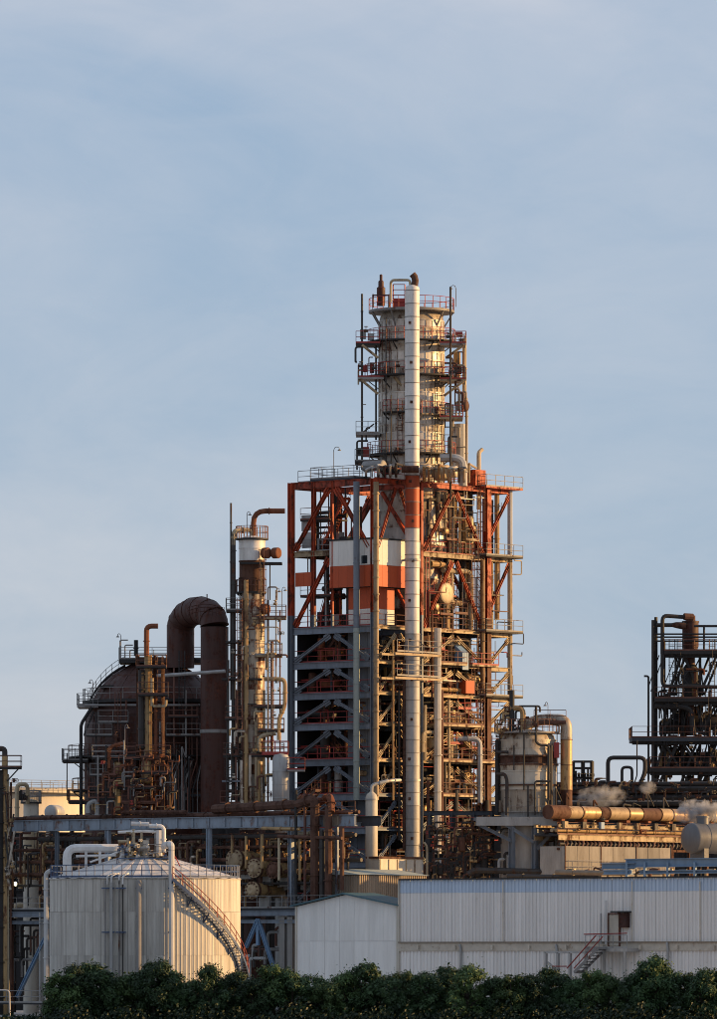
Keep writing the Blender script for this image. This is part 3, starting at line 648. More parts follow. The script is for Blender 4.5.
for k in range(26):
    sd_ = RN.random() < .6; px = RN.uniform(444, 466) if sd_ else RN.uniform(358, 382); y0_ = RN.uniform(335, 440); l_ = RN.uniform(4, 12)
    m = MB(); m.pipe([fpl(px, y0_+RN.uniform(10, 30), -2.8), fpl(px, y0_, -2.8), fpl(px+(l_ if px < 450 and sd_ else -l_ if sd_ else 4), y0_, -2.8)], RN.uniform(.035, .09), n=6); part('conduit', m, RN.choice(('pipe_dark', 'pipe_cream', 'rail_rust', 'rust')), fc)
for px, py in ((363, 339), (371, 340), (365, 372), (372, 373), (459, 374), (452, 376), (458, 411), (450, 413), (360, 456), (366, 457), (459, 337)):
    m = MB(); h_ = RN.uniform(.4, 1.0); q_ = fpl(px, py, -2); m.obox(q_+Z*h_/2, V(RN.uniform(.2, .4), 0, 0), V(0, .3, 0), Z*h_/2); part('instrument_box', m, RN.choice(('rust', 'dark', 'galv', 'rail_red')), fc, smooth=False)
prun(fc, [fpl(463, 392, -2.2), fpl(466, 392, -2.2), fpl(466, 402, -2.2), fpl(456, 402, -2.2), fpl(456, 418, -2.2)], .1, 'pipe_cream', fl=False)
prun(fc, [fpl(440, 458, -3.4), fpl(463, 458, -3.4), fpl(463, 486, -3.4)], .4, 'galv', bend=.9)
prun(fc, [fpl(357, 362, -3), fpl(355.5, 362, -3), fpl(355.5, 347, -3), fpl(366, 347, -3)], .1, 'pipe_dark', fl=False)
prun(fc, [fpl(357, 470, -3), fpl(357, 441, -3), fpl(368, 441, -3)], .09, 'pipe_dark', fl=False)
prun(fc, [fpl(362, 433, -3), fpl(374, 424, -3)], .07, 'pipe_dark', fl=False)
m = MB(); m.lathe(head(.55, -.1, .1, .5), fpl(465, 406, -2.4), 12, V(1, -.3, 0)); part('actuator', m, 'rust', fc)
for px, py in ((361, 366), (374, 368), (398, 366), (366, 331), (448, 337), (461, 340), (455, 372), (460, 371), (396, 452), (372, 456)): valve(fc, fpl(px, py, -4.3), V(1, 0, 0), .2, RN.choice(('rust', 'rail_red', 'pipe_dark')))
m = MB(); b = fpl(381, 306, -1); m.lathe([(.0, 0), (.36, 0), (.4, .6), (.4, 1.7), (.26, 1.8), (.26, 2.3), (.14, 2.4), (.14, 2.9), (0, 3.0)], b, 12)
for s in (-1, 1):
    for d in (-1, 1): m.bar(b+V(s*.75, d*.5, -.1), b+V(s*.75, d*.5, 1.0), .12)
    m.bar(b+V(s*.75, -.5, 1.0), b+V(s*.75, .5, 1.0), .12)
m.bar(b+V(-.8, -.5, .95), b+V(.8, -.5, .95), .12); part('vent_stack', m, 'rust_dark', fc)
m = MB(); b = fpl(399, 308, -2.4)
for s in (-.55, .55): m.bar(b+V(s, 0, 0), b+V(s, 0, 2.2), .08)
for k in (.6, 1.2, 1.7, 2.2): m.bar(b+V(-.55, 0, k), b+V(.55, 0, k), .07)
m.box(b+V(-.5, .1, 0), b+V(.5, .8, .9)); part('davit_frame', m, 'rail_red', fc, smooth=False)
lamp(fc, fpl(456, 307, -2), 1.7, V(-.9, 0, 0)); lamp(fc, fpl(452, 345, -3), .8, V(.6, 0, 0))
ladder(fc, pol(CC, Rr+.15, 250, 0), V(-.35, -.94, 0), cz(455), cz(414)); ladder(fc, pol(CC, Rr+.15, 318, 0), V(.74, -.67, 0), cz(470), cz(377), 'pipe_dark'); ladder(fc, pol(CC, Rr+.15, 225, 0), V(-.7, -.7, 0), cz(377), cz(342))
# pumps, drums and skids at the foot of the column on the tower's top floor
for px, py, r, L_, m_ in ((374, 466, .5, 2.2, 'rail_grey'), (390, 470, .45, 1.6, 'pipe_dark'), (442, 473, .75, 1.2, 'pipe_cream'), (452, 472, .55, 1.0, 'silver_rusty'), (425, 470, .5, 1.0, 'galv')):
    hdrum(fc, P(px, py, YC+4), V(.77, -.64, 0), r, -L_/2, L_/2, m_, 'pump')
for px in range(366, 402, 6): prun(fc, [P(px, 477, YC+4), P(px, 466+RN.uniform(-4, 4), 4), P(px+8, 466, YC+5)], RN.uniform(.06, .13), RN.choice(('galv', 'pipe_cream', 'pipe_dark')), fl=False)
for px in range(424, 470, 5): prun(fc, [P(px, 482, YC+6), P(px, 468+RN.uniform(-6, 4), 6), P(px+7, 468, YC+8)], RN.uniform(.06, .16), RN.choice(('pipe_gold', 'pipe_cream', 'pipe_dark')), fl=False)

# ------------------------------------------------------------------ exhaust stack in front of the tower
sv = 4.25; SK = T(-1.25, 0, 0); SK = T(-1.25, hit(412.3, SK, W_), 0); sy = SK.y
st_ = thing('exhaust_stack', 'tall slender white stack with one orange band standing in front of the tower', 'stack', (SK.x, SK.y, 0))
rs = 7.3/sc(sy); prof = []; y = 858
ys = [858+0]
while ys[-1] > 292: ys.append(ys[-1]-13.2)
for i in range(len(ys)-1):
    z0, z1 = zz(ys[i], sy), zz(ys[i+1], sy); yc = (ys[i]+ys[i+1])/2
    m_ = 'stack_white' if yc < 473 else 'stack_orange' if yc < 526 else 'stack_white' if yc < 640 else 'stack_grey'
    m = MB(); rr = rs*(1.0 if yc < 640 else 1.04)
    m.lathe([(rr, z0), (rr, z1-.005)], (SK.x, SK.y, 0), 24); o_ = part('stack_section', m, m_, st_); m = MB(); m.lathe([(rr, z1-.07), (rr+.03, z1-.07), (rr+.03, z1), (rr, z1)], (SK.x, SK.y, 0), 24); part('ring', m, 'rail_grey', o_)
    if i % 3 == 1: m = MB(); q_ = pol(SK, rr+.03, 262+RN.uniform(-20, 20), (z0+z1)/2); m.obox(q_, V(.12, 0, 0), V(0, .06, 0), Z*.12); part('lug', m, 'rust', o_, smooth=False)
zt = zz(ys[-1], sy)
m = MB(); m.lathe([(rs, zt), (rs*.9, zt+.3), (rs*.45, zt+.5), (0, zt+.52)], (SK.x, SK.y, 0), 20); part('stack_cap', m, 'stack_white', st_)
m = MB(); m.tube([V(SK.x+.2, SK.y, zt+.3), V(SK.x+.28, SK.y, zt+.9), V(SK.x+.2, SK.y, zt+1.25), V(SK.x, SK.y, zt+1.5)], .32, 12); part('elbow', m, 'rust', st_)
prun(st_, [V(SK.x-2.0, SK.y+2, zt-.9), V(SK.x-2.0, SK.y+2, zt+.95), V(SK.x-1.8, SK.y, zt+.95), V(SK.x-.2, SK.y, zt+.95), V(SK.x-.2, SK.y, zt+.3)], .12, 'pipe_cream', fl=False)
for py in (655, 679):
    m = MB(); z = zz(py, sy); q = V(SK.x, SK.y, z)
    m.bar(q-W_*3.6-U*.85, q+W_*3.2-U*.85, .2, .22); m.bar(q-W_*3.6+U*.85, q+W_*3.2+U*.85, .2, .22); p = part('guide_beam', m, 'tan', st_, smooth=False)
    r = MB(); r.rail([q-W_*3.4-U*1.0+Z*.2, q+W_*3.0-U*1.0+Z*.2]); part('railing', r, 'rail_grey', p)
m = MB(); m.lathe([(1.0, 0), (1.0, zz(862, sy)), (rs*1.04, zz(858, sy))], (SK.x, SK.y, 0), 20); part('stack_base', m, 'stack_grey', st_)
q = V(SK.x, SK.y, zz(470, sy)); m = MB(); m.tube([q-V(1.0, .9, 0), q+V(.6, -.9, 0)], .34, 10); part('crosspipe', m, 'rust', st_)
for py in (560, 780):
    m = MB(); q = V(SK.x, SK.y, zz(py, sy)); m.bar(q, q+U*1.3, .18); m.lathe([(rs+.02, -.1), (rs+.1, -.1), (rs+.1, .1), (rs+.02, .1)], q, 20); part('clamp', m, 'galv', st_)

# ------------------------------------------------------------------ white knockout vessel by the tower foot
q = P(371.5, 870, -4); t = thing('vent_vessel', 'slim white vertical vessel by the foot of the steel tower', 'vessel', (q.x, q.y, 0))
m = MB(); r = 6/sc(-4); z0, z1 = zz(872, -4), zz(797, -4); m.lathe([(r*.8, 0), (r*.8, z0-.4), (r, z0), (r, z1), (r*.8, z1+.25), (r*.3, z1+.5), (0, z1+.5)], (q.x, q.y, 0), 20); part('shell', m, 'cream_clean', t)
m = MB(); m.disc(V(q.x, q.y, z0+.1), r*1.3, .12); m.disc(V(q.x, q.y, z1-.2), r*1.12, .12); part('flange', m, 'galv', t)
prun(t, [V(q.x, q.y, z1+.3), V(q.x, q.y, z1+1.1), V(q.x+1.5, q.y+.6, z1+1.5), V(q.x+2.6, q.y+2, z1+1.6)], .16, 'galv')

# ------------------------------------------------------------------ rusty slim column left of the tower
Ys = 3.5; c = P(252, HY, Ys); c.z = 0
sl_ = thing('rusty_column', 'slim rust streaked column with bright metal top and many small platforms, left of the tower', 'column', c)
def sy_(py): return zz(py, Ys)
r = 12.6/sc(Ys); ysl = [830, 800, 775, 765, 748, 725, 705, 690, 668, 655, 640, 628, 614, 600, 592, 578, 561, 548, 541]
ml = ['silver_rusty', 'silver_rusty', 'rust', 'silver_rusty', 'silver_rusty', 'column_rusty', 'silver_rusty', 'column_rusty', 'column_rusty', 'silver_rusty', 'silver_rusty', 'column_rusty', 'column_rusty', 'silver_rusty', 'rust', 'rust', 'stack_white', 'stack_white']
bands(sl_, c, [(sy_(y), r) for y in ysl], ml, n=28)
m = MB(); z = sy_(541); m.lathe([(r, z), (r*.9, z+.25), (r*.5, z+.45), (0, z+.5)], c, 24); part('dome', m, 'stack_white', sl_)
m = MB(); m.lathe([(r*1.05, 0), (r*1.05, sy_(830))], c, 24); part('skirt', m, 'rust_dark', sl_)
def sp(px, py, dy=0): return P(px, py, Ys+dy)
def sdeck(x0, x1, y, d0=-1.9, d=2.4, dm='dark', rm='rail_rust', sides='1234'):
    a, b = sp(x0, y, d0), sp(x1, y, d0); return deck(sl_, a, V(1, 0, 0), (b-a).x, V(0, 1, 0), d, a.z, dm, rm, sides)
ring_platform(sl_, c, sy_(538.5), .3, 1.5, 0, 360, 'dark', 'rail_rust', brackets=False)
ring_platform(sl_, c, sy_(592), r+.03, 1.55, 160, 330, 'dark', 'rail_rust')
sdeck(240, 282, 562, rm='rail_rust', sides=''); sdeck(226, 246, 610, rm='rail_grey'); sdeck(252, 286, 617, dm='cream'); sdeck(226, 250, 641, sides='4'); sdeck(256, 282, 655, rm='rail_grey', dm='cream', sides='123')
sdeck(222, 262, 678, rm='rail_rust', sides=''); sdeck(254, 284, 706, dm='dark', sides='1'); sdeck(223, 284, 755, rm='rail_rust', sides='124'); sdeck(262, 288, 753, rm='rail_red', dm='rail_red', d0=-2.5); sdeck(222, 250, 780, dm='greyblue', sides=''); sdeck(220, 288, 803, sides='1', rm='rail_rust')
sdeck(225, 250, 718, sides='14', rm='rail_rust'); sdeck(258, 284, 730, sides='123', rm='rail_rust')
for px, y0, y1, rr, m_, dy in ((231, 503, 700, .09, 'pipe_dark', -1), (233.5, 534, 800, .2, 'pipe_dark', -1), (246, 580, 810, .2, 'pipe_gold', -1.9), (243, 600, 800, .09, 'rust', -1.9), (239, 640, 810, .16, 'pipe_dark', -1.4), (256, 670, 810, .14, 'pipe_cream', -1.7), (268, 600, 810, .1, 'rust', -1.6), (272, 640, 760, .14, 'rust_orange', -1.2), (276, 590, 680, .07, 'rail_grey', -1.6), (280, 610, 760, .07, 'rail_rust', -1), (228, 660, 810, .12, 'pipe_dark', -1), (236, 690, 810, .1, 'rail_rust', -1.7), (261, 560, 640, .08, 'pipe_gold', -1.5), (264, 690, 810, .12, 'pipe_gold', -1.6), (259, 760, 815, .16, 'pipe_gold', -1.8), (250, 755, 815, .14, 'silver_rusty', -1.8), (242, 760, 815, .2, 'silver_rusty', -1.8), (270, 565, 600, .05, 'pipe_dark', -.5)):
    prun(sl_, [sp(px, y1, dy), sp(px, y0, dy)], rr, m_)
prun(sl_, [sp(252, 540), sp(252, 530), sp(233.5, 530, -1), sp(233.5, 545, -1)], .2, 'pipe_cream')
prun(sl_, [sp(253.5, 540), sp(253.5, 511), sp(285, 511)], .24, 'rust_orange', bend=1.1)
prun(sl_, [sp(264, 679, -1.8), sp(285, 679, -1.8), sp(285, 706, -1.8), sp(279, 718, -1.8), sp(279, 740, -1.8)], .19, 'pipe_gold')
prun(sl_, [sp(259, 752, -2), sp(259, 736, -2), sp(276, 733, -2)], .2, 'pipe_cream'); prun(sl_, [sp(268, 612), sp(268, 587), sp(277, 587), sp(277, 600)], .07, 'rail_grey', fl=False)
for px, py in ((266, 553), (276, 553), (265, 609)): hdrum(sl_, sp(px, py, -1.4), V(.8, -.6, 0), .5, -.25, .25, 'rust_orange', 'actuator', .3)
lamp(sl_, sp(247, 538), 2.1, V(.5, 0, 0)); lamp(sl_, sp(276, 617, -1.5), 2.3, V(.6, 0, 0)); lamp(sl_, sp(282, 617, -1.8), 2.4, V(.6, 0, 0))
ladder(sl_, sp(262, 700, -1.6), V(.3, -.95, 0), sy_(655), sy_(562)); ladder(sl_, sp(240, 700, -1.9), V(-.3, -.95, 0), sy_(755), sy_(610)); ladder(sl_, sp(270, 700, -1.9), V(.3, -.95, 0), sy_(755), sy_(655), 'rail_grey'); ladder(sl_, sp(229, 700, -2), V(-.3, -.95, 0), sy_(803), sy_(755), 'pipe_dark')
for k in range(26):
    px, py = RN.uniform(226, 284), RN.uniform(600, 800); valve(sl_, sp(px, py, -2.1), RN.choice((Z, V(1, 0, 0))), RN.uniform(.09, .17), RN.choice(('rust', 'pipe_gold', 'pipe_dark', 'silver_rusty')))
for k in range(26):
    px, py = RN.uniform(224, 280), RN.uniform(620, 795); l = RN.uniform(5, 14); prun(sl_, [sp(px, py+RN.uniform(5, 18), -2), sp(px, py, -2), sp(px+l, py, -2), sp(px+l, py+RN.uniform(-10, 10), -1.6)], RN.uniform(.04, .1), RN.choice(pm), fl=False)
# small silver vessel beside it
q = P(281, HY, 0); q.z = 0; t = thing('silver_vessel', 'small bright silver vertical vessel below the red railed platform', 'vessel', q)
rr = 8.5/sc(0); z0, z1 = zz(812, 0), zz(758, 0)
m = MB(); m.lathe([(rr*.7, 0), (rr*.7, z0), (rr, z0+.3), (rr, z1), (rr*.8, z1+.3), (0, z1+.45)], q, 24); part('shell', m, 'galv', t)
m = MB()
for k in (.25, .5, .75): m.lathe([(rr+.01, z0+(z1-z0)*k), (rr+.03, z0+(z1-z0)*k+.04), (rr+.01, z0+(z1-z0)*k+.08)], q, 24)
part('band', m, 'galv', t)
deck(t, V(q.x+.6, q.y-1.8, 0), V(1, 0, 0), 1.6, V(0, 1, 0), 1.6, zz(770, 0), 'rail_grey', 'rail_red')

# ------------------------------------------------------------------ big rust vessel with domed top
Yd = 30; dc = P(155, HY, Yd); dc.z = 0
def dz(py): return zz(py, Yd)
dm_ = thing('domed_vessel', 'huge dark rust brown vessel with rounded top and walkways', 'vessel', dc)
Rd = 70.5/sc(Yd); zs = dz(735)
prf = [(0, Rd*.96), (dz(790), Rd), (dz(760), Rd), (zs, Rd)]
bands(dm_, dc, prf, 'rust_dark', 'shell_course', 48, .01)
n = 7
for i in range(n):
    a0, a1 = math.pi/2*i/n, math.pi/2*(i+1)/n
    m = MB(); g = .012*(i % 2); m.lathe([((Rd+g)*math.cos(a), zs+(Rd+g)*math.sin(a)*1.06) for a in [a0+(a1-a0)*k/3 for k in range(4)]], dc, 48); part('dome_course', m, 'rust_dark', dm_)
m = MB()
for a in range(10, 360, 25):
    m.tube([pol(dc, (Rd+.02)*math.cos(b), a, zs+(Rd+.02)*math.sin(b)*1.06) for b in [math.radians(k) for k in range(0, 90, 12)]], .05, 4)
part('seam', m, 'rust_dark', dm_)
rp_ = (Rd*math.cos(math.asin(min(1, (dz(701)-zs)/(Rd*1.06)))))
ring_platform(dm_, dc, dz(701), rp_, Rd+.2, 160, 380, 'dark', 'rail_grey', th=.3)
ring_platform(dm_, dc, dz(757), Rd, Rd+1.6, 175, 370, 'dark', 'rail_rust'); ring_platform(dm_, dc, dz(790), Rd, Rd+1.2, 180, 360, 'dark', 'rail_rust')
def dp(px, py, dy=0): return P(px, py, Yd+dy)
def ddeck(x0, x1, y, dy, d, rm='rail_grey', sides='1234', dmm='dark', th=.2):
    a, b = dp(x0, y, dy), dp(x1, y, dy); return deck(dm_, a, V(1, 0, 0), (b-a).x, V(0, 1, 0), d, a.z, dmm, rm, sides, th)
ddeck(77, 98, 705, -5, 5, dmm='rail_grey'); ddeck(62, 88, 760, -5, 4); ddeck(68, 96, 801, -5, 4, 'rail_rust'); ddeck(119, 202, 659, -2.5, 5, 'rail_grey', th=.35); ddeck(100, 118, 685, -3.5, 2.5, 'rail_grey', ''); 
for x0, y0, x1, y1 in ((94, 711, 84, 735), (86, 764, 92, 775)): m = MB(); m.bar(dp(x0, y0, -5), dp(x1, y1, -5), .15); part('bracket', m, 'dark', dm_)
prun(dm_, [dp(92, 707, -5), dp(81, 724, -5), dp(81, 830, -5)], .16, 'dark', fl=False)
for (x, y) in ((93, 704), (121, 658)): lamp(dm_, dp(x, y, -4), 2.0, V(-.6, 0, 0))
cv = [dp(155-73*math.cos(math.radians(k)), 735-76*math.sin(math.radians(k)), -1.2) for k in range(24, 72, 6)]
m = MB(); m.tube(cv, .12, 5); q_ = part('stair', m, 'dark', dm_); m = MB(); m.rail(cv, .9, .025, toe=False); part('railing', m, 'dark', q_)
prun(dm_, [dp(136, 656, -3), dp(136, 640, -3)], .2, 'dark'); ladder(dm_, dp(67, 790, -5), V(-1, 0, 0), dz(801), dz(765), 'dark', cage=False)
ladder(dm_, dp(111, 800, -8), V(0, -1, 0), dz(820), dz(757), 'dark'); ladder(dm_, dp(177, 800, -7.5), V(0, -1, 0), dz(820), dz(757), 'pipe_dark')
for y in (640, 645, 650): prun(dm_, [dp(120+y-640, 658, -2), dp(120+y-640, y, -2), dp(128+y-640, y, -2)], .06, 'rail_grey', fl=False)
prun(dm_, [dp(160, 720, -7.3), dp(160, 800, -7.6)], .07, 'rail_grey', fl=False); prun(dm_, [dp(192, 705, -6.3), dp(192, 800, -6.3)], .09, 'rail_rust'); prun(dm_, [dp(85, 705, -5.2), dp(155, 705, -8.6), dp(200, 705, -7.6)], .1, 'rail_grey', fl=False)
ddeck(166, 200, 794, -8, 1.6, 'rail_rust', '1', 'greyblue_dark')
for k in range(26):
    px = RN.uniform(168, 200); prun(dm_, [dp(px, 815, -8.4), dp(px, RN.uniform(745, 790), -8.4), dp(px+RN.uniform(3, 10), 760, -8)], RN.uniform(.03, .07), RN.choice(('rail_grey', 'dark', 'rail_rust', 'pipe_dark')), fl=False)

for px, y0, y1 in ((96, 712, 815), (104, 720, 815), (116, 705, 790), (126, 700, 760), (174, 668, 800), (186, 690, 800), (197, 705, 800)):
    prun(dm_, [dp(px, y1, -7.6), dp(px, y0, -7.6)], RN.uniform(.05, .1), RN.choice(('rail_grey', 'rust', 'dark', 'rail_rust')), fl=False)
for (x0, x1, y_) in ((86, 112, 735), (98, 128, 722), (166, 200, 735), (168, 198, 716), (90, 116, 775)):
    ddeck(x0, x1, y_, -8, 1.3, RN.choice(('rail_grey', 'rail_rust')), '124', 'dark', .12)
ladder(dm_, dp(118, 700, -7.6), V(0, -1, 0), dz(757), dz(705), 'rail_rust'); ladder(dm_, dp(182, 700, -7.4), V(0, -1, 0), dz(735), dz(665), 'dark')
for y_, px0, px1 in ((716, 88, 222), (676, 118, 200), (770, 86, 222)):     # weld straps and thin conduits round the shell
    rr_ = Rd+.04 if y_ > 735 else math.sqrt(max(.1, 1-((dz(y_)-zs)/(Rd*1.06))**2))*Rd+.04
    m = MB(); m.lathe([(rr_, -.05), (rr_+.05, -.05), (rr_+.05, .05), (rr_, .05)], (dc.x, dc.y, dz(y_)), 48); part('strap', m, 'rust_dark', dm_)
for k in range(16):
    a_ = 190+k*10; z0_ = dz(RN.uniform(770, 800)); z1_ = dz(RN.uniform(735, 760)); m = MB(); m.tube([pol(dc, Rd+.15, a_, z0_), pol(dc, Rd+.15, a_, z1_)], RN.uniform(.03, .08), 5); part('conduit', m, RN.choice(('rail_rust', 'dark', 'rail_grey')), dm_)
# big rust duct arching from the dome
dt = thing('rust_duct', 'thick dark rust duct bending over from the dome down to the ground', 'duct', P(214.5, HY, 21)*1)
dt.location.z = 0; BASES[dt.name] = Vector(dt.location)
rd = 13.9/sc(22); a = P(180.5, 626, 27); b = P(214.5, 628, 21); mid = (a+b)/2; hd = (b-a)/2; hd.z = 0; hl = hd.length; vr_ = 16.5/sc(22)
m = MB(); m.tube([P(180.5, 668, 27), a+Z*.1], rd, 24); part('duct_leg', m, 'rust_dark', dt)
nb = 7
for k in range(nb):
    t0, t1 = math.pi*k/nb, math.pi*(k+1)/nb
    q = [mid-hd*math.cos(t)+Z*math.sin(t)*vr_ for t in (t0-.02, (t0+t1)/2, t1+.02)]
    m = MB(); m.tube(q, rd+.01*(k % 2), 24); part('elbow_section', m, 'rust_dark', dt)
    m = MB(); tt = mid-hd*math.cos(t1)+Z*math.sin(t1)*vr_; m.disc(tt, rd+.05, .06, (q[2]-q[1]).normalized(), 24); part('weld', m, 'rust_dark', dt)
yy = 627
for y2 in (660, 700, 731, 770, 812):
    m = MB(); m.tube([P(214.5, y2, 21), P(214.5, yy, 21)], rd+(.01 if y2 in (700, 770) else 0), 24); part('duct_leg', m, 'rust_dark', dt); yy = y2
m = MB(); m.tube([P(214.5, 733, 21), P(214.5, 729.5, 21)], rd+.07, 24); part('band', m, 'rail_grey', dt)
m = MB(); m.tube([V(P(214.5, 800, 21).x, 21, 0), P(214.5, 812, 21)], rd*.9, 20); part('support', m, 'dark', dt)
r_ = MB()
for y in (611, 615, 608): r_.tube([P(187+k*2, y-math.sin(k*.17)*4, 19.4) for k in range(19)], .04, 4)
for k in range(10): r_.tube([P(188+k*4, 616, 19.3), P(188+k*4, 607, 19.3)], .03, 4)
r_.tube([P(207, 602, 21.5), P(207, 594, 21.5)], .06, 5)
part('railing', r_, 'rust_dark', dt)
prun(dt, [P(156, 676, 20), P(225, 671, 19)], .17, 'galv', 'cross_pipe', fl=False)

# ------------------------------------------------------------------ rusty pipe tower in front of the dome
Yt = 7.8
ft = thing('pipe_tower', 'narrow rusty pipe tower with orange goose neck vent before the dome', 'pipe tower', V(P(150, HY, Yt).x, Yt, 0))
def tp(px, py, dy=0): return P(px, py, Yt+dy)
for px in (138, 155, 163):
    for dy in (0, 2.4): m = MB(); m.ibeam(V(tp(px, 0, dy).x, Yt+dy, 0), tp(px, 655 if px != 163 else 664, dy), .22, .22, .04, up=U); part('post', m, 'rust', ft, smooth=False)
for py in (658, 667, 678, 692, 706, 720, 735, 748, 762, 776, 790, 804, 815):
    m = MB(); m.bar(tp(138, py), tp(163, py), .12, .2); m.bar(tp(138, py, 2.4), tp(163, py, 2.4), .12, .2); m.bar(tp(138, py), tp(138, py, 2.4), .12, .2); m.bar(tp(163, py), tp(163, py, 2.4), .12, .2); part('beam', m, RN.choice(('rust', 'rust_orange', 'dark')), ft, smooth=False)
def tdeck(x0, x1, y, dy=-1.6, d=2.2, dm='dark', rm='rail_rust', sides='1234'):
    a, b = tp(x0, y, dy), tp(x1, y, dy); return deck(ft, a, V(1, 0, 0), (b-a).x, V(0, 1, 0), d, a.z, dm, rm, sides)
tdeck(136, 166, 666); tdeck(108, 140, 758); tdeck(104, 134, 777, rm='rail_rust'); tdeck(112, 160, 787); tdeck(136, 170, 757, rm='rail_rust', dm='rust'); tdeck(92, 125, 757, rm='rail_grey'); tdeck(140, 172, 772, sides='1'); tdeck(122, 160, 802, sides='1', dm='rust'); tdeck(88, 115, 798, sides='13'); tdeck(138, 168, 694, sides='1', d=1.5)
prun(ft, [tp(146.5, 656, -.5), tp(146.5, 626, -.5), tp(158, 626, -.5)], .24, 'rust_orange', bend=.8)
for px, y0, y1, r, m_, dy in ((148, 655, 770, .35, 'pipe_gold', -.2), (141.5, 670, 748, .28, 'pipe_dark', -.4), (152, 678, 706, .15, 'pipe_cream', -.8), (156, 690, 815, .16, 'rust_orange', -.6), (162, 700, 815, .12, 'rust', -.6), (118, 770, 815, .32, 'pipe_gold', -1), (124, 740, 790, .08, 'galv', -1.8), (106, 745, 815, .09, 'dark', -1.8), (98, 755, 815, .08, 'rail_grey', -1.8), (146, 765, 815, .2, 'rust_orange', -.8), (151, 765, 815, .16, 'rust', -.8), (135, 770, 815, .1, 'pipe_dark', -1.5), (129, 765, 815, .1, 'rail_rust', -1.5), (112, 757, 815, .1, 'rail_rust', -1.5), (168, 765, 815, .12, 'rust', -1.2), (162, 757, 815, .2, 'rust', -1.2)):
    prun(ft, [tp(px, y1, dy), tp(px, y0, dy)], r, m_)
prun(ft, [tp(109, 768, -1.7), tp(109, 747, -1.7), tp(123, 743, -1.7)], .16, 'rust_orange'); prun(ft, [tp(88, 813, -1.6), tp(88, 803, -1.6), tp(97, 800, -1.6), tp(97, 815, -1.6)], .2, 'galv'); prun(ft, [tp(153, 706, -.9), tp(166, 706, -.9), tp(166, 700, -.9)], .13, 'pipe_cream')
prun(ft, [tp(163, 762, -1.3), tp(172, 775, -1.3), tp(172, 800, -1.3), tp(168, 815, -1.3)], .13, 'rust')
for px, py, r, h in ((118, 768, .38, 1.0), (147, 775, .5, 1.8), (95, 803, .3, .9), (109, 770, .35, .6)):
    m = MB(); m.lathe(head(r, 0, h, .5), tp(px, py+6, -1), 14); part('vessel', m, 'pipe_gold' if px != 109 else 'rust_orange', ft)
m = MB(); m.lathe([(.2, 0), (.55, .9), (.55, 2), (.25, 2.8)], tp(149, 783, -.8), 14); part('hopper', m, 'rust', ft)
lamp(ft, tp(125, 742, -1.8), 1.3, V(.5, 0, 0)); ladder(ft, tp(160, 700, -.3), V(.2, -1, 0), zz(757, Yt), zz(666, Yt), 'rust')
for k in range(60):
    px, py = RN.uniform(94, 170), RN.uniform(755, 812); l = RN.uniform(4, 14); prun(ft, [tp(px, py+RN.uniform(4, 14), -2), tp(px, py, -2), tp(px+l, py, -2), tp(px+l, py+RN.uniform(-8, 8), -1.4)], RN.uniform(.035, .1), RN.choice(['rust', 'rust_orange', 'pipe_dark', 'rail_rust', 'rail_grey', 'pipe_gold']), fl=False)
for k in range(22): valve(ft, tp(RN.uniform(95, 168), RN.uniform(690 if k < 6 else 750, 810), -2.1), RN.choice((Z, V(1, 0, 0))), RN.uniform(.1, .18), RN.choice(('rust', 'rust_orange', 'pipe_dark', 'rail_red')))

# ------------------------------------------------------------------ long pipe rack with the blue girder
G0 = P(356, HY, -13); G0.z = 0; gl = hit(9, G0, U)
rk = thing('pipe_rack', 'long pipe rack with weathered blue girder running behind the white tank', 'pipe rack', G0)
zg = zz(820, -13); npan = 22
def GK(px, py, off=0):                    # point on the rack's front plane (off = behind it)
    t_ = hit(px, G0+W_*off, U); q = G0+W_*off+U*t_; q.z = zz(py, q.y); return q
for k in range(npan):
    a, b = G0+U*(gl*k/npan), G0+U*(gl*(k+1)/npan)
    m = MB(); m.bar(a+Z*zg+U*.01, b+Z*zg-U*.01, .06, .95); m.bar(a+Z*(zg-.4)-W_*.08+U*.12, a+Z*(zg+.4)-W_*.08+U*.12, .14, .1, up=W_)
    part('girder_web', m, 'box_brown' if k == 1 else 'girder_blue', rk, smooth=False)
for dz_ in (.49, -.49):
    m = MB(); m.bar(G0+Z*(zg+dz_), G0+U*gl+Z*(zg+dz_), .4, .06); part('girder_flange', m, 'girder_blue', rk, smooth=False)
m = MB(); m.ibeam(G0+W_*3.5+Z*zg, G0+W_*3.5+U*gl+Z*zg, .4, .9, .06); part('girder', m, 'greyblue_dark', rk, smooth=False)
for px, w, mm in ((291, .42, 'girder_blue'), (209, .4, 'girder_blue'), (108, .4, 'girder_blue'), (11, .36, 'rust'), (337, .25, 'girder_blue'), (57, .3, 'greyblue')):
    for off in (0, 3.5):
        q = GK(px, HY, off); m = MB(); m.ibeam(V(q.x, q.y, 0), V(q.x, q.y, zg-.55), w, w, .05, up=U); part('post', m, mm if not off else 'greyblue_dark', rk, smooth=False)
    q = GK(px, HY, 0); m = MB(); m.ibeam(V(q.x, q.y, zg-.3)+W_*.3, V(q.x, q.y, zg-.3)+W_*3.3, .25, .4); part('beam', m, 'greyblue', rk, smooth=False)
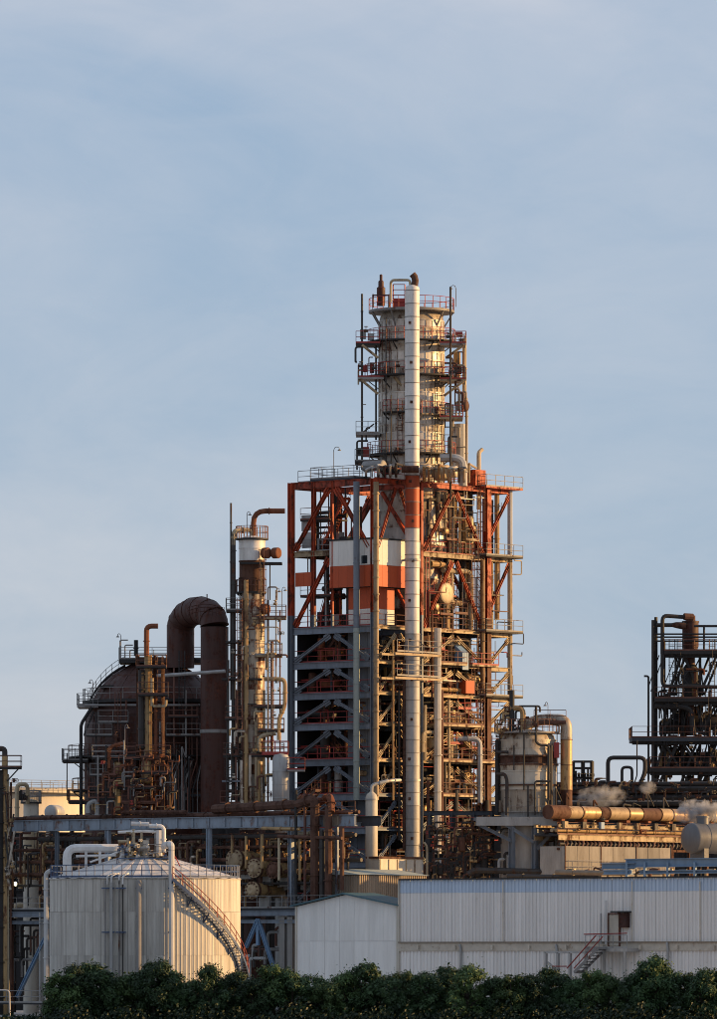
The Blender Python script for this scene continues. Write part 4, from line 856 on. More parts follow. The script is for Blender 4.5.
for zl, mm, rr, offs in ((zg-1.2, 'pipe_dark', .16, (.8, 1.6, 2.4)), (zg-2.3, 'rust', .12, (.9, 2.2)), (zg-3.4, 'rust', .16, (.8, 1.7, 2.9)), (zg-4.6, 'pipe_dark', .2, (.7, 1.8)), (zg-5.6, 'rail_rust', .13, (.6, 1.5)), (zg+.75, 'rust', .16, (1.0, 2.0, 3.1)), (zg+.8, 'pipe_dark', .22, (3,))):
    for o_ in offs:
        a = G0+W_*o_+U*RN.uniform(0, 4)+Z*(zl+RN.uniform(-.1, .1)); prun(rk, [a, a+U*(gl-RN.uniform(0, 5))], rr*RN.uniform(.7, 1.2), RN.choice((mm, mm, 'pipe_dark', 'rust')))
for k in range(210):                      # drops, loops and valve stations hanging in the rack
    px = RN.choice((RN.uniform(12, 130), RN.uniform(60, 130), RN.uniform(170, 300), RN.uniform(205, 350))); y0 = RN.uniform(832, 860); y1 = y0+RN.uniform(15, 55); off = RN.uniform(.3, 3.2) if px < 205 else RN.uniform(1.8, 3.2); l = RN.uniform(3, 12)
    prun(rk, [GK(px, y1, off), GK(px, y0, off), GK(px+l, y0, off)], RN.uniform(.04, .13), RN.choice(pm+['rust', 'pipe_dark', 'dark', 'rail_rust']), fl=k % 3 == 0)
for k in range(50): valve(rk, GK(RN.uniform(12, 345), RN.uniform(834, 900), RN.uniform(1.3, 2.5)), RN.choice((Z, U)), RN.uniform(.1, .2), RN.choice(('rust', 'rail_red', 'pipe_gold', 'pipe_dark', 'galv')))
for px, y0, y1, r, m_ in ((315, 800, 900, .42, 'rust'), (328.5, 806, 905, .34, 'rust'), (322, 830, 900, .25, 'pipe_dark'), (342, 826, 890, .2, 'rust'), (300, 835, 880, .13, 'pipe_gold'), (232, 835, 862, .12, 'pipe_gold'), (246, 836, 868, .12, 'pipe_gold'), (262, 834, 868, .16, 'pipe_gold'), (279, 836, 880, .12, 'pipe_cream'), (305, 790, 905, .12, 'rail_rust'), (296, 790, 960, .14, 'dark')):
    prun(rk, [GK(px, y1, -.7), GK(px, y0, -.7)], r, m_)
prun(rk, [GK(214, 809, 1), GK(300, 804, -.6), GK(315, 798, -.7), GK(315, 815, -.7)], .42, 'rust'); prun(rk, [GK(300, 798, 1), GK(322, 802, 1), GK(331, 795, 0), GK(331, 812, -.7)], .34, 'rust_orange')
prun(rk, [GK(278, 836, -.9), GK(342, 838, -.9)], .16, 'rust'); prun(rk, [GK(290, 834, .4), GK(330, 834, .4), GK(336, 840, .4), GK(336, 858, .4)], .24, 'pipe_cream')
prun(rk, [GK(262, 828, -.6), GK(300, 829, -.6)], .16, 'pipe_gold'); prun(rk, [GK(112, 812, 1), GK(150, 812, .6), GK(186, 812, .6)], .2, 'rust')
r_ = MB(); r_.rail([GK(355, 812, .1), GK(290, 813, .1)], 1.0); part('railing', r_, 'rail_rust', rk)
stair(rk, GK(300, 812, -.3), GK(318, 790, -.3), .8, W_, 'rust')
# service deck level under the rack, concrete posts and blue braces
zd = zz(908, -6)
for a_, b_ in ((358, 232), (50, -6)):
    p0 = GK(a_, HY, -1.2); p0.z = 0; p1 = GK(b_, HY, -1.2); p1.z = 0; l = (p1-p0).length
    p = deck(rk, p0, U, l, W_, 4.6, zd, 'dark_wall', 'rail_grey', sides='1', th=.2)
    m = MB(); m.ibeam(p0-W_*.1+Z*(zd-.45), p1-W_*.1+Z*(zd-.45), .3, .5); part('beam', m, 'greyblue', rk, smooth=False)
    m = MB(); m.ibeam(p0-W_*.1+Z*(zd-1.2), p1-W_*.1+Z*(zd-1.2), .2, .3); part('beam', m, 'greyblue', rk, smooth=False)
for px in (6, 292, 284, 45):
    q = GK(px, HY, -1.0); m = MB(); m.obox(V(q.x, q.y, (zd-.8)/2), U*.32, W_*.32, Z*(zd-.8)/2); part('concrete_post', m, 'concrete_dark', rk, smooth=False)
for x0, y0, x1, y1 in ((45, 938, 17, 997), (258, 919, 246, 947), (258, 919, 274, 968)):
    m = MB(); m.ibeam(GK(x0, y0, -1.3), GK(x1, y1, -1.3), .3, .3, .05); part('brace', m, 'steel_blue', rk, smooth=False)
m = MB(); m.ibeam(GK(258, 919, -1.2), GK(258, 945, -1.2), .26, .26); part('brace', m, 'steel_blue', rk, smooth=False)
for k in range(40):
    px = RN.choice((RN.uniform(8, 44), RN.uniform(240, 290))); y0 = RN.uniform(918, 960); prun(rk, [GK(px, y0+RN.uniform(10, 40), .5), GK(px, y0, .5), GK(px+RN.uniform(4, 18), y0, .5)], RN.uniform(.05, .16), RN.choice(('pipe_dark', 'rail_grey', 'rail_rust', 'dark', 'galv')), fl=False)
p0 = GK(44, HY, -4); p0.z = 0; deck(rk, p0, U, hit(-6, p0, U), W_, 2, zz(1003, 0), 'dark_wall', 'rail_grey', sides='1'); 
prun(rk, [GK(40, 1010, -1.3), GK(40, 912, -1.3)], .1, 'galv'); prun(rk, [GK(46, 1010, -2.2), GK(46, 905, -2.2), GK(46, 873, -2.2), GK(51, 870, -2.2)], .22, 'pipe_white')
m = MB(); m.lathe(head(.13, -.03, .1, 1), GK(15.5, 884, -.5), 12); part('lamp', m, 'lamp_lit', rk)

# ------------------------------------------------------------------ heat exchangers under the rack
for px, py, r, L_, label in ((234, 860, .98, 5, 'rusty exchanger drum with the largest round end, leftmost under the blue girder'), (254, 868, .86, 6, 'exchanger drum with pale dished end in the middle of the upper row'), (273, 870, .78, 7, 'rusty exchanger drum with dark flange end beside the blue post'), (252, 890, .8, 5, 'exchanger drum on the lower row near the tank rail')):
    q = GK(px, py, -.6 if px != 273 else -.2); ax = -W_
    t = thing('heat_exchanger', label, 'heat exchanger', q, 'exchanger drums under the girder')
    m = MB(); m.lathe(head(r*.86, -L_, -.5, .3), q, 20, ax); part('shell', m, 'pipe_gold', t)
    m = MB(); m.lathe([(0, .22), (r*.35, .3), (r*.6, .2), (r*.72, .06), (r*.74, .03), (r, .03), (r, -.1), (r*.9, -.1)], q, 24, ax); part('cover', m, 'rust' if px == 273 else 'tan', t)
    m = MB(); m.disc(q-ax*.28, r, .2, ax, 24)
    for k in range(12):
        a = 2*math.pi*k/12; e1 = ax.cross(Z).normalized(); m.disc(q+(e1*math.cos(a)+Z*math.sin(a))*r*.84+ax*.08, .07, .12, ax, 6)
    part('flange', m, 'rust', t)
    m = MB(); m.tube([q-ax*1.2, q-ax*1.2+Z*(r+.8)], .2, 8); m.tube([q-ax*3, q-ax*3+Z*(r+.9)], .2, 8); part('nozzle', m, 'rust', t)
    m = MB(); m.obox(q-ax*1.8-Z*(r+.2), ax*.2, ax.cross(Z)*.6, Z*.5); part('saddle', m, 'concrete', t, smooth=False)
q = P(300, 872, -5); t = thing('process_drum', 'horizontal golden process drum half hidden behind the blue post', 'drum', q)
m = MB(); m.lathe(head(.95, -2.2, 2.4, .3), q, 20, -U); part('shell', m, 'pipe_gold', t); m = MB(); m.disc(q-U*.9, 1.08, .2, U, 20); m.disc(q+U*1.5, 1.08, .2, U, 20); part('flange', m, 'rust', t)
m = MB(); m.obox(q-Z*1.1-U*.8, U*.2, W_*.6, Z*.5); m.obox(q-Z*1.1+U*1.2, U*.2, W_*.6, Z*.5); part('saddle', m, 'concrete', t, smooth=False)

# ------------------------------------------------------------------ units at the left edge
Yl = 12
q = P(3, HY, Yl); q.z = 0; t = thing('pipe_column', 'dark pipe column with small railed platform at the far left edge', 'pipe column', q)
for px, y0, r, m_ in ((-1, 770, .5, 'pipe_dark'), (4.8, 756, .28, 'pipe_gold'), (8, 775, .12, 'pipe_cream'), (11, 782, .1, 'rust')):
    a = P(px, y0, Yl); prun(t, [V(a.x, a.y, 0), a], r, m_)
prun(t, [P(4.8, 760, Yl), P(4.8, 748.5, Yl), P(-3, 748.5, Yl)], .25, 'pipe_dark', bend=.6)
a = P(-3, 767, Yl-1); deck(t, a, V(1, 0, 0), 2.2, V(0, 1, 0), 1.8, a.z, 'dark', 'rail_rust')
m = MB(); m.bar(P(19, 768, Yl-.8), P(7, 781, Yl-.4), .1); part('bracket', m, 'dark', t)
for k in range(14): prun(t, [P(RN.uniform(5, 9), RN.uniform(790, 890), Yl-1), P(RN.uniform(10, 15), RN.uniform(780, 890), Yl-1)], RN.uniform(.06, .12), RN.choice(pm), fl=False)
for k in range(12): valve(t, P(RN.uniform(4, 14), RN.uniform(780, 895), Yl-1.2), RN.choice((Z, V(1, 0, 0))), RN.uniform(.12, .2), RN.choice(('pipe_gold', 'rust', 'pipe_dark')))
q = P(31, HY, 24); q.z = 0; t = thing('process_vessel', 'upright cream process vessel with looping pipe above the girder at far left', 'vessel', q)
r = 7.5/sc(24); z1 = zz(803, 24); bands(t, q, [(0, r), (zz(880, 24), r), (zz(850, 24), r), (zz(825, 24), r), (z1, r)], ['cream_clean', 'pipe_gold', 'pipe_cream'], n=24)
m = MB(); m.lathe([(r, z1), (r*.7, z1+.3), (0, z1+.4)], q, 20); part('dome', m, 'pipe_cream', t); ring_platform(t, q, zz(802, 24), .2, 1.0, 0, 360, 'dark', 'rail_grey', False)
prun(t, [P(17, 830, 22), P(17, 784, 22), P(27.5, 784, 22), P(27.5, 803, 23)], .2, 'pipe_cream')
for k in range(5): prun(t, [P(18+k*2, 800, 22.5), P(19+k*2, RN.uniform(787, 796), 22.5)], .1, 'pipe_dark')
q = P(51.5, 812, 60); t = thing('silver_drum', 'small round silver drum end before the golden storage tank', 'drum', q)
m = MB(); m.lathe(head(.75, -2.5, 0, .4), q, 20, V(-.2, -.98, 0)); part('shell', m, 'galv', t); m = MB(); m.box(q+V(-.5, .6, -6), q+V(.5, 1.6, -.7)); part('saddle', m, 'dark', t)
q = P(-8, HY, 160); q.z = 0; t = thing('storage_tank', 'large distant storage tank glowing golden in the low sun', 'tank', q)
r = 100/sc(160); z1 = zz(791, 160); nn = 6
bands(t, q, [(z1*k/nn, r) for k in range(nn+1)], 'far_tank', 'shell_course', 60, .01)
m = MB(); m.lathe([(r, z1), (r*.3, z1+.5), (0, z1+.6)], q, 48); part('roof', m, 'far_tank', t)
ring_platform(t, q, z1-.4, r+.02, r+1.1, 180, 370, 'dark', 'rail_grey', False); 
m = MB(); rr_ = r+.15
m.rail(arcpts(q, r-.1, 180, 370, z1, 6), 1.0); part('railing', m, 'rail_grey', t)
for px, py, h in ((62, 830, 9), (20, 850, 7), (44, 845, 8), (64, 862, 8)):
    pass
# clutter of pipework between the far tank and the rack
q = P(70, HY, 40); q.z = 0; t = thing('pipe_manifold', 'tangle of pipes and valves behind the blue girder at left', 'pipes', q)
for k in range(60):
    px, py = RN.uniform(10, 130), RN.uniform(835, 905); l = RN.uniform(6, 20); prun(t, [P(px, py+RN.uniform(5, 30), 34), P(px, py, 34), P(px+l, py, 34), P(px+l, py+RN.uniform(-14, 20), 35)], RN.uniform(.07, .25), RN.choice(pm), fl=k % 2 == 0)
for px in (14, 36, 55, 72, 95, 118): m = MB(); a = P(px, 826, 37); m.ibeam(V(a.x, a.y, 0), a, .3, .3); part('post', m, 'dark', t, smooth=False)
for py in (838, 856, 874, 892): m = MB(); m.ibeam(P(8, py, 37), P(130, py, 37), .25, .35); part('beam', m, 'dark', t, smooth=False)

# ------------------------------------------------------------------ white storage tank in front
Yk = -58; kc = P(145, HY, Yk); kc.z = 0; s_ = sc(Yk); Rk = 95/s_; zr = zz(879, Yk); za = zz(852, Yk)
tk = thing('storage_tank', 'off white clad storage tank with conical roof and curving blue stair in front', 'tank', kc)
def kz(py): return zz(py, Yk)
m = MB(); m.lathe([(Rk-.08, 0), (Rk-.08, zr-.02)], kc, 64); part('shell', m, 'tank_cream', tk)
NS = 64; levels = [0, kz(955), kz(912), zr]
for i in range(3):
    z0, z1 = levels[i]+.006, levels[i+1]-.012; h = z1-z0; da = 2*math.pi/NS; sh = MB(); vs = []
    rr = Rk+.012*(i % 2)
    nn = 8
    for zq in (0, h):
        for k in range(nn+1):
            a = -da/2+.0015+(da-.003)*k/nn; rad = rr+(.035 if k % 4 in (2,) else 0.0); vs.append((rad*math.cos(a), rad*math.sin(a), zq))
    fs = [(k, k+1, nn+2+k, nn+1+k) for k in range(nn)]
    sh.add(vs, fs); sh.add([(v[0]*.992, v[1]*.992, v[2]) for v in (vs[0], vs[nn+1])]+[vs[0], vs[nn+1]], [(0, 2, 3, 1)])
    me = mesh('cladding_sheet', sh, 'tank_cream', angle=20)
    for k in range(NS): inst('cladding_sheet', me, tk, V(kc.x, kc.y, z0), da*k)
NR = 32; sh = MB(); da = 2*math.pi/NR; sg = MB()
for k in range(4):
    for rr, zq in ((.5, za), (Rk+.12, zr+.02)):
        a = -da/2+.002+(da-.004)*k/3; sh.v.append((rr*math.cos(a), rr*math.sin(a), zq+(.05 if k in (0, 3) else 0)))
sh.f = [(0, 1, 3, 2), (2, 3, 5, 4), (4, 5, 7, 6)]
me = mesh('roof_sheet', sh, 'tank_roof', False)
for k in range(NR): inst('roof_sheet', me, tk, kc, da*k)
m = MB(); m.lathe([(Rk, zr-.05), (Rk+.1, zr-.05), (Rk+.1, zr+.0)], kc, 64); part('eave_ring', m, 'tank_cream', tk)
m = MB(); m.lathe([(Rk-.1, zr-.05), (.45, za-.06), (.5, za+.1), (0, za+.12)], kc, 48); part('roof_underlay', m, 'tank_roof', tk)
m = MB(); m.rail(arcpts(kc, Rk-.05, 0, 354, zr+.1, 6), 1.0, .035, 1.4, closed=True); part('railing', m, 'rail_blue', tk)
def kp(px, py, dy=0): return P(px, py, Yk+dy)
def kf(px, py, out_=.2):       # point on the front of the shell
    x = (px-CX)/sc(Yk-Rk*.9)-kc.x; x = max(-Rk*.999, min(Rk*.999, x)); y = -math.sqrt(Rk*Rk-x*x)
    f = (Rk+out_)/Rk; q = V(kc.x+x*f, kc.y+y*f, 0); q.z = zz(py, q.y); return q
for px, r, y0, m_ in ((107, .07, 880, 'rail_grey'), (113, .14, 882, 'galv'), (120.5, .07, 880, 'rail_grey'), (124, .06, 882, 'pipe_dark'), (139.5, .24, 880, 'rail_grey'), (170.5, .24, 846, 'pipe_white')):
    b = kf(px, 1000, .35); a = kf(px, y0, .35); b.z = .3; prun(tk, [b, a], r, m_, fl=False)
    for py in (888, 932):
        m = MB(); q = kf(px, py, .3); m.bar(kf(px-3, py, .36), kf(px+3, py, .36), .12, .1); m.bar(q, kf(px, py, -.05), .1); part('bracket', m, 'rail_blue', tk, smooth=False)
for px in (109, 113, 120.5, 124): prun(tk, [kf(px, 884, .35), kf(px, 876, .35), kf(px+3, 873, -.8)], .07, 'pipe_white', fl=False)
a = kf(170.5, 848, .35); prun(tk, [a-Z*.2, a+Z*.3, V(a.x-.4, a.y+1.5, a.z+.35), V(a.x-.8, a.y+5, a.z+.2)], .24, 'pipe_white')
prun(tk, [kp(67, 878, -2), kp(67, 848, -2), kp(118, 848, -1)], .36, 'pipe_white', bend=.8, fl=False)
prun(tk, [kp(76, 856, -2), kp(116, 855, -2)], .1, 'pipe_white', fl=False); prun(tk, [kp(90, 862, -2), kp(118, 852, -2)], .08, 'pipe_white', fl=False)
for px in (86, 100): prun(tk, [kp(px, 872, -2), kp(px, 851, -2)], .12, 'pipe_white', fl=False)
# roof centre platform and pipework
a = kp(117, 876, -3.2); deck(tk, a, V(1, 0, 0), 53/s_, V(0, 1, 0), 5, kz(872), 'rail_blue', 'rail_blue', th=.2)
m = MB()
for px in (119, 131, 144, 157, 168):
    for dy in (-3, 1.4): m.bar(kp(px, 880, dy), kp(px, 861, dy), .09)
part('platform_leg', m, 'rail_blue', tk, smooth=False)
a = kp(127, 866, -2.4); deck(tk, a, V(1, 0, 0), 42/s_, V(0, 1, 0), 3.4, kz(858), 'greyblue_dark', 'rail_grey', th=.14)
for px, y0, y1, r, m_ in ((133.5, 829, 858, .13, 'pipe_cream'), (141.5, 832, 862, .1, 'pipe_cream'), (146, 840, 868, .3, 'cream_clean'), (128, 838, 862, .1, 'pipe_cream'), (155, 830, 858, .06, 'rail_grey'), (152, 838, 866, .2, 'rust'), (159, 830, 860, .28, 'pipe_white'), (138, 848, 872, .2, 'rail_grey'), (122, 846, 868, .16, 'pipe_white')):
    prun(tk, [kp(px, y1, -1.5), kp(px, y0, -1.5)], r, m_)
prun(tk, [kp(131, 823.5, -1.5), kp(149, 824, -1.5)], .17, 'pipe_white'); prun(tk, [kp(149, 825.5, -1.5), kp(164, 826, -1.5), kp(164, 852, -1.5)], .16, 'pipe_white'); prun(tk, [kp(118, 832, -1.5), kp(145, 831, -1.5), kp(161, 832, -1.5)], .12, 'pipe_white'); prun(tk, [kp(126, 832, -1.5), kp(132, 832, -1.5), kp(133.5, 838, -1.5)], .12, 'pipe_cream')
prun(tk, [kp(118, 841, -1.5), kp(127, 841, -1.5)], .1, 'pipe_cream'); prun(tk, [kp(146, 839, -1.5), kp(166, 839, -1.5)], .06, 'rail_grey', fl=False); prun(tk, [kp(120, 848, -2), kp(150, 848, -2)], .14, 'galv')
for k in range(22): valve(tk, kp(RN.uniform(118, 168), RN.uniform(840, 866), -2.6), RN.choice((Z, V(1, 0, 0))), RN.uniform(.1, .18), RN.choice(('galv', 'pipe_cream', 'rail_blue', 'rust', 'pipe_white')))
for k in range(16):
    px, py = RN.uniform(118, 160), RN.uniform(842, 864); prun(tk, [kp(px, py+RN.uniform(3, 12), -2.4), kp(px, py, -2.4), kp(px+RN.uniform(3, 9), py, -2.4)], RN.uniform(.05, .12), RN.choice(('galv', 'pipe_cream', 'pipe_white', 'pipe_dark')), fl=False)
# curving stair
zs0, zs1 = zr-.1, kz(968)-.6; a0, a1 = 287, 354; n = 36
path_i, path_o = [], []
for k in range(n+1):
    f = k/n; a = a0+(a1-a0)*f; z = zs0+(zs1-zs0)*f; path_i.append(pol(kc, Rk+.1, a, z)); path_o.append(pol(kc, Rk+.78, a, z))
m = MB()
for k in range(n): m.bar(path_i[k], path_i[k+1], .06, .26)
st2 = part('stair', m, 'rail_blue', tk, smooth=False)
m = MB()
for k in range(n): m.bar(path_o[k], path_o[k+1], .06, .26)
part('stringer', m, 'rail_blue', st2, smooth=False)
trm = MB(); trm.box((-.14, -.32, -.025), (.14, .32, .025)); tme = mesh('tread', trm, 'galv', False)
for k in range(n):
    a = a0+(a1-a0)*(k+.5)/n; q = pol(kc, Rk+.44, a, zs0+(zs1-zs0)*(k+.5)/n); inst('tread', tme, st2, q, math.radians(a)+math.pi/2)
m = MB()
for h in (1.05, .55): m.tube([p+Z*h for p in path_o], .035, 5)
for k in range(0, n+1, 3): m.tube([path_o[k], path_o[k]+Z*1.05], .03, 4)
part('railing', m, 'rail_red', st2)
m = MB()
for h in (1.05,): m.tube([p+Z*h for p in path_i], .035, 5)
for k in range(0, n+1, 6): m.tube([path_i[k], path_i[k]+Z*1.05], .03, 4); m.bar(path_i[k]-Z*.3, pol(kc, Rk-.02, a0+(a1-a0)*k/n, path_i[k].z-.9), .08); m.bar(path_o[k]-Z*.1, pol(kc, Rk, a0+(a1-a0)*k/n, path_i[k].z-.9), .08)
part('bracket', m, 'rail_blue', st2)
prun(tk, [kp(172, 852, -7), kp(176, 858, -7.5), kp(180, 866, -7.6)], .04, 'rail_red', fl=False)

# ------------------------------------------------------------------ big drum with arching duct right of the tower
Yv = 4; vc = P(527, HY, Yv); vc.z = 0
dr = thing('reactor_drum', 'stained cream drum vessel on a blue grey frame beside the tower', 'vessel', vc)
def vz(py): return zz(py, Yv)
def vp(px, py, dy=0): return P(px, py, Yv+dy)
Rv = 29/sc(Yv)
bands(dr, vc, [(vz(y), Rv*k) for y, k in ((812, 1), (790, 1), (771, 1.0), (764, 1.03), (756, 1.03), (748, .98), (740, .98))], ['drum', 'cream_clean', 'drum', 'rust', 'drum', 'drum'], n=36)
m = MB(); z = vz(740); m.lathe([(Rv*.98, z), (Rv*.93, z+.4), (Rv*.75, z+.75), (Rv*.4, z+.95), (0, z+1.0)], vc, 32); part('dome', m, 'drum', dr)
m = MB(); m.lathe([(Rv*.9, vz(812)), (Rv*.9, vz(880)), (Rv*.9, 0)], vc, 28); part('skirt', m, 'concrete', dr)
m = MB()
for y in (764.5, 756, 785): m.lathe([(Rv*1.03, vz(y)-.1), (Rv*1.09, vz(y)-.1), (Rv*1.09, vz(y)+.05), (Rv*1.03, vz(y)+.05)], vc, 36)
part('stiffener_ring', m, 'rust', dr)
ring_platform(dr, vc, vz(732), 1.0, Rv+.35, 0, 360, 'rail_grey', 'rail_rust', False)
# supporting frame
fz = vz(818)
p = deck(dr, vp(474, HY, -3.2), V(1, 0, 0), 88/sc(Yv), V(0, 1, 0), 6.2, fz, 'greyblue', 'rail_grey', sides='', th=.3)
m = MB()
m.bar(vp(476, 821, -3.3), vp(560, 821, -3.3), .15, .8); part('girder', m, 'galv', dr, smooth=False)
for px in (512, 535):
    m = MB(); b = vp(px, 0, -3.0); m.ibeam(V(b.x, b.y, 0), V(b.x, b.y, fz-.6), .45, .45, .06, up=U); part('leg', m, 'greyblue', dr, smooth=False)
    m = MB(); b = vp(px, 0, 2.8); m.ibeam(V(b.x, b.y, 0), V(b.x, b.y, fz-.6), .45, .45, .06, up=U); part('leg', m, 'greyblue', dr, smooth=False)
for x0, y0, x1, y1 in ((476, 823, 512, 841), (502, 822, 534, 842), (558, 826, 537, 849)): m = MB(); m.ibeam(vp(x0, y0, -3.1), vp(x1, y1, -3.1), .24, .3, .05); part('brace', m, 'greyblue', dr, smooth=False)
r_ = MB(); r_.rail([vp(508, 818, -3.0), vp(556, 818, -3.0)], 1.1); part('railing', r_, 'rail_grey', dr)
# arching duct
dq = thing('arched_duct', 'rusty golden duct bending over the drum and down at its right', 'duct', V(vp(566.5, 0, -1).x, Yv-1, 0))
rr = 5.7/sc(Yv); m = MB(); m.pipe([vp(525, 735, 0), vp(527, 724, 0), vp(540, 719.5, -.3), vp(566.5, 719.5, -1), vp(566.5, 740, -1)], rr, 1.35, 18, 8); part('elbow', m, 'drum', dq)
ya = 739.5
for y in (765, 790, 806): m = MB(); m.tube([vp(566.5, y, -1), vp(566.5, ya, -1)], rr*(1.02 if y == 790 else 1.0), 18); part('duct_leg', m, 'pipe_gold' if y != 806 else 'rust', dq); ya = y
m = MB()
for y in (739.5, 765, 790): m.disc(vp(566.5, y, -1), rr*1.08, .07, n=18)
part('weld', m, 'rust', dq)
# piping on and round the drum
for px, y0, y1, r, m_, dy in ((524, 733, 790, .07, 'pipe_dark', -2.9), (551, 745, 812, .14, 'pipe_dark', -2.2), (548, 748, 815, .08, 'pipe_dark', -2.6), (528, 785, 818, .08, 'pipe_dark', -3), (500, 730, 800, .12, 'pipe_dark', -1), (497, 740, 815, .18, 'dark', -1.2), (514, 745, 770, .06, 'pipe_dark', -2.9)):
    prun(dr, [vp(px, y1, dy), vp(px, y0, dy)], r, m_)
prun(dr, [vp(536, 706, -2.8), vp(536, 742, -2.8), vp(540, 745, -2.8), vp(549, 745, -2.6), vp(549, 800, -2.6)], .12, 'pipe_dark'); prun(dr, [vp(497, 774, -2), vp(505, 774, -2.9), vp(507, 780, -2.9), vp(507, 815, -2.9)], .16, 'pipe_dark'); prun(dr, [vp(550, 781, -2.8), vp(535, 781, -3), vp(535, 815, -3)], .1, 'pipe_dark')
prun(dr, [vp(497, 752, -2), vp(508, 752, -2.6)], .14, 'pipe_dark'); prun(dr, [vp(523, 733, -1), vp(523, 708, -1), vp(510, 708, -1)], .26, 'pipe_gold'); prun(dr, [vp(519, 706, -1), vp(540, 706, -1), vp(540, 712, -1)], .09, 'pipe_dark', fl=False)
m = MB(); m.tube([vp(512, 735, -1), vp(512, 690, -1)], .24, 10); part('vent_pipe', m, 'dark', dr)
for k in range(16): px, py = RN.uniform(498, 522), RN.uniform(706, 732); prun(dr, [vp(px, py+8, -1), vp(px, py, -1), vp(px+RN.uniform(3, 9), py, -1)], RN.uniform(.06, .13), RN.choice(('pipe_dark', 'rust', 'pipe_gold')), fl=False)
for k in range(16): valve(dr, vp(RN.choice((RN.uniform(496, 506), RN.uniform(505, 552))), RN.uniform(722, 740), -2.9), RN.choice((Z, V(1, 0, 0))), RN.uniform(.1, .18), RN.choice(('rust', 'pipe_dark', 'pipe_gold')))
r_ = MB(); a, b = vp(534, 722, -1.8), vp(566, 722, -1.8); r_.rail([a, b], 1.0); p = deck(dr, a, V(1, 0, 0), (b-a).x, V(0, 1, 0), 1.2, a.z, 'rust', 'rail_rust', '1')
lamp(dr, vp(548, 722, -1.5), 1.5, V(-.5, 0, 0)); ladder(dr, vp(557, 760, -.5), V(1, 0, 0), vz(818), vz(740), 'rail_rust')
m = MB(); m.obox(vp(556.5, 750, -1.5), V(.25, 0, 0), V(0, .3, 0), Z*.7); part('cabinet', m, 'rail_red', dr, smooth=False)
for k in range(46):
    px, py = RN.uniform(498, 556), RN.uniform(828, 882); prun(dr, [vp(px, py+RN.uniform(6, 26), -2), vp(px, py, -2), vp(px+RN.uniform(3, 12), py, -2)], RN.uniform(.06, .18), RN.choice(('pipe_dark', 'dark', 'rail_grey', 'rust', 'pipe_gold', 'galv')), fl=False)

# ------------------------------------------------------------------ pump bay between the tower and the drum
q = P(462, HY, 3); q.z = 0; t = thing('pump_bay', 'dark bay of pumps and low pipework at the foot of the tower', 'pipes', q)
for px in (430, 452, 474, 492): m = MB(); a = P(px, 812, 4); m.ibeam(V(a.x, a.y, 0), a, .3, .3); part('post', m, 'greyblue_dark', t, smooth=False)
for py, m_ in ((813, 'greyblue_dark'), (832, 'cream'), (856, 'dark'), (872, 'greyblue_dark')): m = MB(); m.ibeam(P(424, py, 4), P(494, py, 4), .25, .4); part('beam', m, m_, t, smooth=False)
for y0, y1, x0, x1 in ((814, 832, 440, 474), (833, 856, 434, 470)): m = MB(); r_ = MB(); r_.rail([P(x0, y0+14, 3.6), P(x1, y0+14, 3.6)], 1.0); part('railing', r_, 'rail_red', t)
for k in range(130):
    px, py = RN.uniform(424, 488), RN.uniform(820, 878); l = RN.uniform(4, 16); prun(t, [P(px, py+RN.uniform(5, 22), 3.5), P(px, py, 3.5), P(px+l, py, 3.5), P(px+l, py+RN.uniform(-6, 12), 4)], RN.uniform(.035, .12), RN.choice(['pipe_gold', 'rust', 'pipe_dark', 'dark', 'dark', 'dark', 'rust', 'rail_rust']), fl=k % 3 == 0)  # mostly dark materials, standing in for the shade over this bay
for px, py, r in ((462, 842, .36), (478, 868, .35), (440, 866, .3), (484, 862, .4), (428, 842, .3)): m = MB(); m.lathe(head(r, 0, r*3, .4), P(px, py+8, 3.4), 14); part('vessel', m, RN.choice(('rust', 'pipe_dark', 'dark')), t)
prun(t, [P(468, 874, 0), P(475, 870, 0), P(560, 872, 0)], .28, 'pipe_dark'); prun(t, [P(427, 876, 2), P(427, 846, 2), P(424, 842, 2)], .1, 'pipe_cream')
for k in range(18): valve(t, P(RN.uniform(426, 488), RN.uniform(822, 874), 2.8), RN.choice((Z, V(1, 0, 0))), RN.uniform(.1, .2), RN.choice(('rail_red', 'rust', 'pipe_gold', 'galv')))

# ------------------------------------------------------------------ golden header pipe and its rack running off to the right
R0 = P(548, HY, -1); R0.z = 0
def RK(px, py, off=0): o = R0-U*off; q = o+W_*hit(px, o, W_); q.z = zz(py, q.y); return q
hp = thing('header_pipe', 'thick golden rust pipe lying along the rack right of the drum', 'pipe', V(R0.x, R0.y, 0))
rl = hit(760, R0, W_); hz_ = zz(812, 0); segs = 14
cuts = [0]+sorted(min(.97, max(.03, (k+1)/segs+RN.uniform(-.03, .03))) for k in range(segs-1))+[1]
for k in range(segs):
    a, b = R0+W_*(rl*cuts[k])+Z*hz_, R0+W_*(rl*cuts[k+1])+Z*hz_
    m = MB(); m.tube([a, b-W_*.02], .60 if k else .66, 20); part('pipe_section', m, 'rust' if k in (0, 3, 6) else 'tan' if k % 3 == 1 else 'pipe_gold', hp); m = MB(); m.disc(b, .66, .06, W_, 20); part('flange', m, 'rust', hp)
for k in range(0, 10): m = MB(); a = R0+W_*(rl*(k+.5)/10); m.ibeam(a+Z*(hz_-3.2), a+Z*(hz_-.66), .2, .2); m.obox(a+Z*(hz_-.7), U*.5, W_*.25, Z*.1); part('support', m, 'rust_orange', hp, smooth=False)
rr2 = thing('pipe_rack', 'sunlit steel pipe rack with handrails right of the drum', 'pipe rack', R0)
zb = zz(839, 0)
